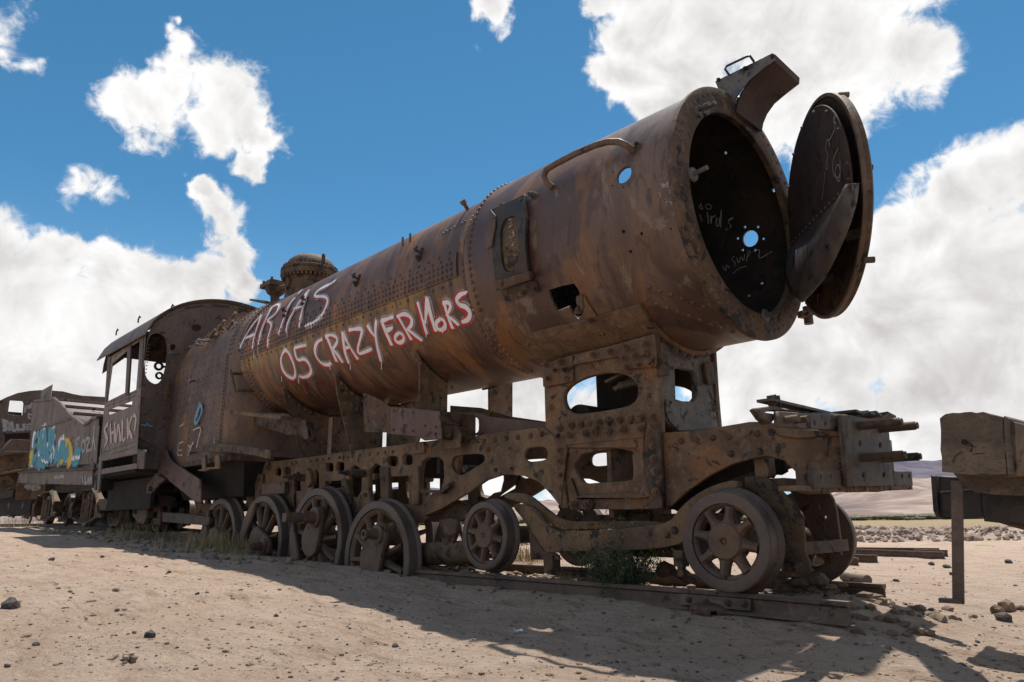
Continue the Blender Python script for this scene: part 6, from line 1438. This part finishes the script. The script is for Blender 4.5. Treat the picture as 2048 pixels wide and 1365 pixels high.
# scrap lid in the sand
p=on('z',-.2,1435,1250); m=MB(); n=26; vs=[Vector((0,0,.055))]
for j,(rr_,hh) in enumerate(((.5,.05),(.9,.03),(1.0,.012))):
    for i in range(n):
        a=2*math.pi*i/n; q=.145*rr_*(1+.09*noise.noise(Vector((math.cos(a)*3,math.sin(a)*3,j)))); vs.append(Vector((q*math.cos(a)*1.0,q*math.sin(a)*1.15,hh+.008*math.sin(7*a)*(j==2))))
for i in range(n):
    a=2*math.pi*i/n; vs.append(Vector((.15*math.cos(a),.165*math.sin(a),-.045-.02*noise.noise(Vector((a*2,1,0)))*(1))))
fs=[(0,1+i,1+(i+1)%n) for i in range(n)]+[(1+j*n+i,1+(j+1)*n+i,1+(j+1)*n+(i+1)%n,1+j*n+(i+1)%n) for j in range(3) for i in range(n) if j<2 or i%4!=1]
m.add(vs,fs,True); o=m.build('scrap_iron','plate',None,(p.x,p.y,gz(p.x,p.y)+.015)); prop(o,'rusted ragged iron lid half buried in the sand below the rail joint','scrap iron'); md=o.modifiers.new('s','SOLIDIFY'); md.thickness=.006
# litter
def litter(px,py,s,label,seed,name='litter',cat='litter'):
    p=on('z',-.2,px,py)
    for _ in range(5): p=on('z',gz(p.x,p.y),px,py)
    s=s*(p-CAM).length/CF; r_=random.Random(seed); m=MB(); n=5; vs=[]
    for i in range(n):
        for j in range(n): vs.append(Vector(((i/4-.5)*2*s+r_.uniform(-.2,.2)*s,(j/4-.5)*1.6*s+r_.uniform(-.2,.2)*s,r_.uniform(0,.9)*s)))
    m.add(vs,[(i*n+j,(i+1)*n+j,(i+1)*n+j+1,i*n+j+1) for i in range(n-1) for j in range(n-1) if r_.random()<.85]); o=m.build(name,'white',None,(p.x,p.y,gz(p.x,p.y)+.004)); prop(o,label,cat)
litter(1038,1267,9,'small crumpled white plastic scrap in the boiler shadow',1,'plastic_scrap')
litter(672,1117,14,'torn white plastic bag at the foot of the long-pinned driving wheel',2,'plastic_bag')
litter(447,1097,8,'white rag caught in the dry grass by the rearmost driving wheel',3,'rag')
litter(1960,1070,5,'tiny white litter at the foot of the rubble bank',4,'paper_scrap')
# dung
p=on('z',-.22,252,1320)
for _ in range(5): p=on('z',gz(p.x,p.y),252,1320)
m=MB(); r_=random.Random(4)
for i in range(14):
    c=Vector((r_.gauss(0,.028),r_.gauss(0,.02),r_.uniform(.0,.02))); m.add([c+v*.014*r_.uniform(.6,1.3) for v in vv],ff)
m.tube([(.03,.0,.02),(.09,.01,.018)],.003,5); o=m.build('dry_dung','stone',None,(p.x,p.y,gz(p.x,p.y))); prop(o,'crumbly dry dung lump with a twig in the sunlit foreground','dung')
def straw(px,py,L_,label,seed):
    p=on('z',-.22,px,py)
    for _ in range(5): p=on('z',gz(p.x,p.y),px,py)
    r_=random.Random(seed); a=r_.uniform(0,6); m=MB(); m.tube([(0,0,.006),(L_*.5*math.cos(a),L_*.5*math.sin(a),.02),(L_*math.cos(a+.5),L_*math.sin(a+.5),.012)],.0022,5); m.tube([(0,0,.006),(L_*.4*math.cos(a+2),L_*.4*math.sin(a+2),.018)],.002,5)
    o=m.build('dry_straw','dry_grass',None,(p.x,p.y,gz(p.x,p.y))); prop(o,label,'straw')
straw(1815,1334,.13,'bent pale straw lying in shade at the lower right',2); straw(775,1292,.12,'pale straw beside the dark clod on the sunlit sand',5)
# ================================================================ plants
def blades(m,c,n,h,spread,r_,lean=.5,wd=.0035):
    lean*=1.5; wd*=.7; n=int(n*1.5)
    for i in range(n):
        a=r_.uniform(0,6.28); b=Vector((c[0]+r_.gauss(0,spread),c[1]+r_.gauss(0,spread),c[2])); L_=h*r_.uniform(.5,1.15); ln=lean*r_.uniform(.1,1); w=wd*r_.uniform(.7,1.3)
        d=Vector((math.cos(a),math.sin(a),0)); s=Vector((-d.y,d.x,0))*w; P=[b,b+d*ln*L_*.3+Vector((0,0,L_*.55)),b+d*ln*L_+Vector((0,0,L_*(1-.25*ln)))]
        m.add([P[0]-s,P[0]+s,P[1]+s*.7,P[1]-s*.7,P[2]],[(0,1,2,3),(3,2,4)])
def tuft(px,py,y,n,h,sp,label,seed):
    p=on('y',y,px,py); z=gz(p.x,p.y); m=MB(); r_=random.Random(seed); blades(m,(0,0,0),n,h,sp,r_,.8,.004)
    o=m.build('grass_tuft','dry_grass',None,(p.x,p.y,z)); prop(o,label,'grass tuft')
tuft(440,1088,-.82,240,.34,.20,'thick dry yellow grass in front of the rearmost driving wheel',1)
tuft(400,1085,-.85,130,.26,.18,'dry grass tuft left of the rearmost driving wheel',2)
tuft(490,1090,-.80,90,.25,.12,'thin dry grass between the two rear driving wheels',3)
tuft(268,1060,-.9,110,.40,.22,'tall wispy dry grass beside the track under the cab',4)
tuft(30,1035,-1.0,180,.34,.5,'dry grass below the engine at the far left',8)
tuft(1130,1150,-.35,150,.13,.06,'arching dry grass between the rails left of the bush',5)
tuft(1052,1115,1.3,260,.22,.16,'yellowish grass patch beyond the track behind the small front wheel',6)
tuft(1215,1140,.2,110,.12,.10,'low dry grass at the foot of the green bush',7)
# leafy bush growing between rails
BP=Vector((-.93,-.43,-.09)); BU=empty('bush',BP,'dark leafy bush with tiny yellow flowers growing between the rails under the saddle','bush')
r_=random.Random(12); ms=MB(); ml=MB(); mf=MB()
for i in range(120):
    a=r_.uniform(0,6.28); el=r_.uniform(.5,1.0); L_=r_.uniform(.30,.66)*(.6 if r_.random()<.5 else 1); d=Vector((math.cos(a)*(1-el)*1.3,math.sin(a)*(1-el)*.9,el)).normalized()
    b=Vector((r_.gauss(0,.05),r_.gauss(0,.04),0)); P=[b]
    for k in range(1,7): P.append(b+d*(L_*k/6)+Vector((r_.gauss(0,.008),r_.gauss(0,.008),-.04*L_*(k/6)**2)))
    P=[BP+q for q in P]; ms.tube(P,[.0035-.0005*k for k in range(7)],4,False)
    for k in range(1,7):
        dens=34 if P[k].z<BP.z+.30 else 7
        for _ in range(dens):
            c=P[k]+Vector((r_.gauss(0,.022),r_.gauss(0,.022),r_.gauss(0,.022))); u=Vector((r_.gauss(0,1),r_.gauss(0,1),r_.gauss(0,1))).normalized(); v=u.orthogonal().normalized(); s=r_.uniform(.005,.010)
            ml.add([c-u*s,c+v*s*.45,c+u*s,c-v*s*.45],[(0,1,2,3)])
    if r_.random()<.6:
        for _ in range(3):
            c=P[-1]+Vector((r_.gauss(0,.02),r_.gauss(0,.02),r_.gauss(0,.02))); u=Vector((1,0,0))*.0045; v=Vector((0,0,1))*.0045; w_=Vector((0,1,0))*.0045; mf.add([c-u,c-w_,c+u,c+w_,c+v,c-v],[(0,1,4),(1,2,4),(2,3,4),(3,0,4),(1,0,5),(2,1,5),(3,2,5),(0,3,5)])
ms.build('stems','stem',BU,kind='stuff'); ml.build('leaves','green_leaf',BU,kind='stuff'); mf.build('flowers','flower',BU,kind='stuff')
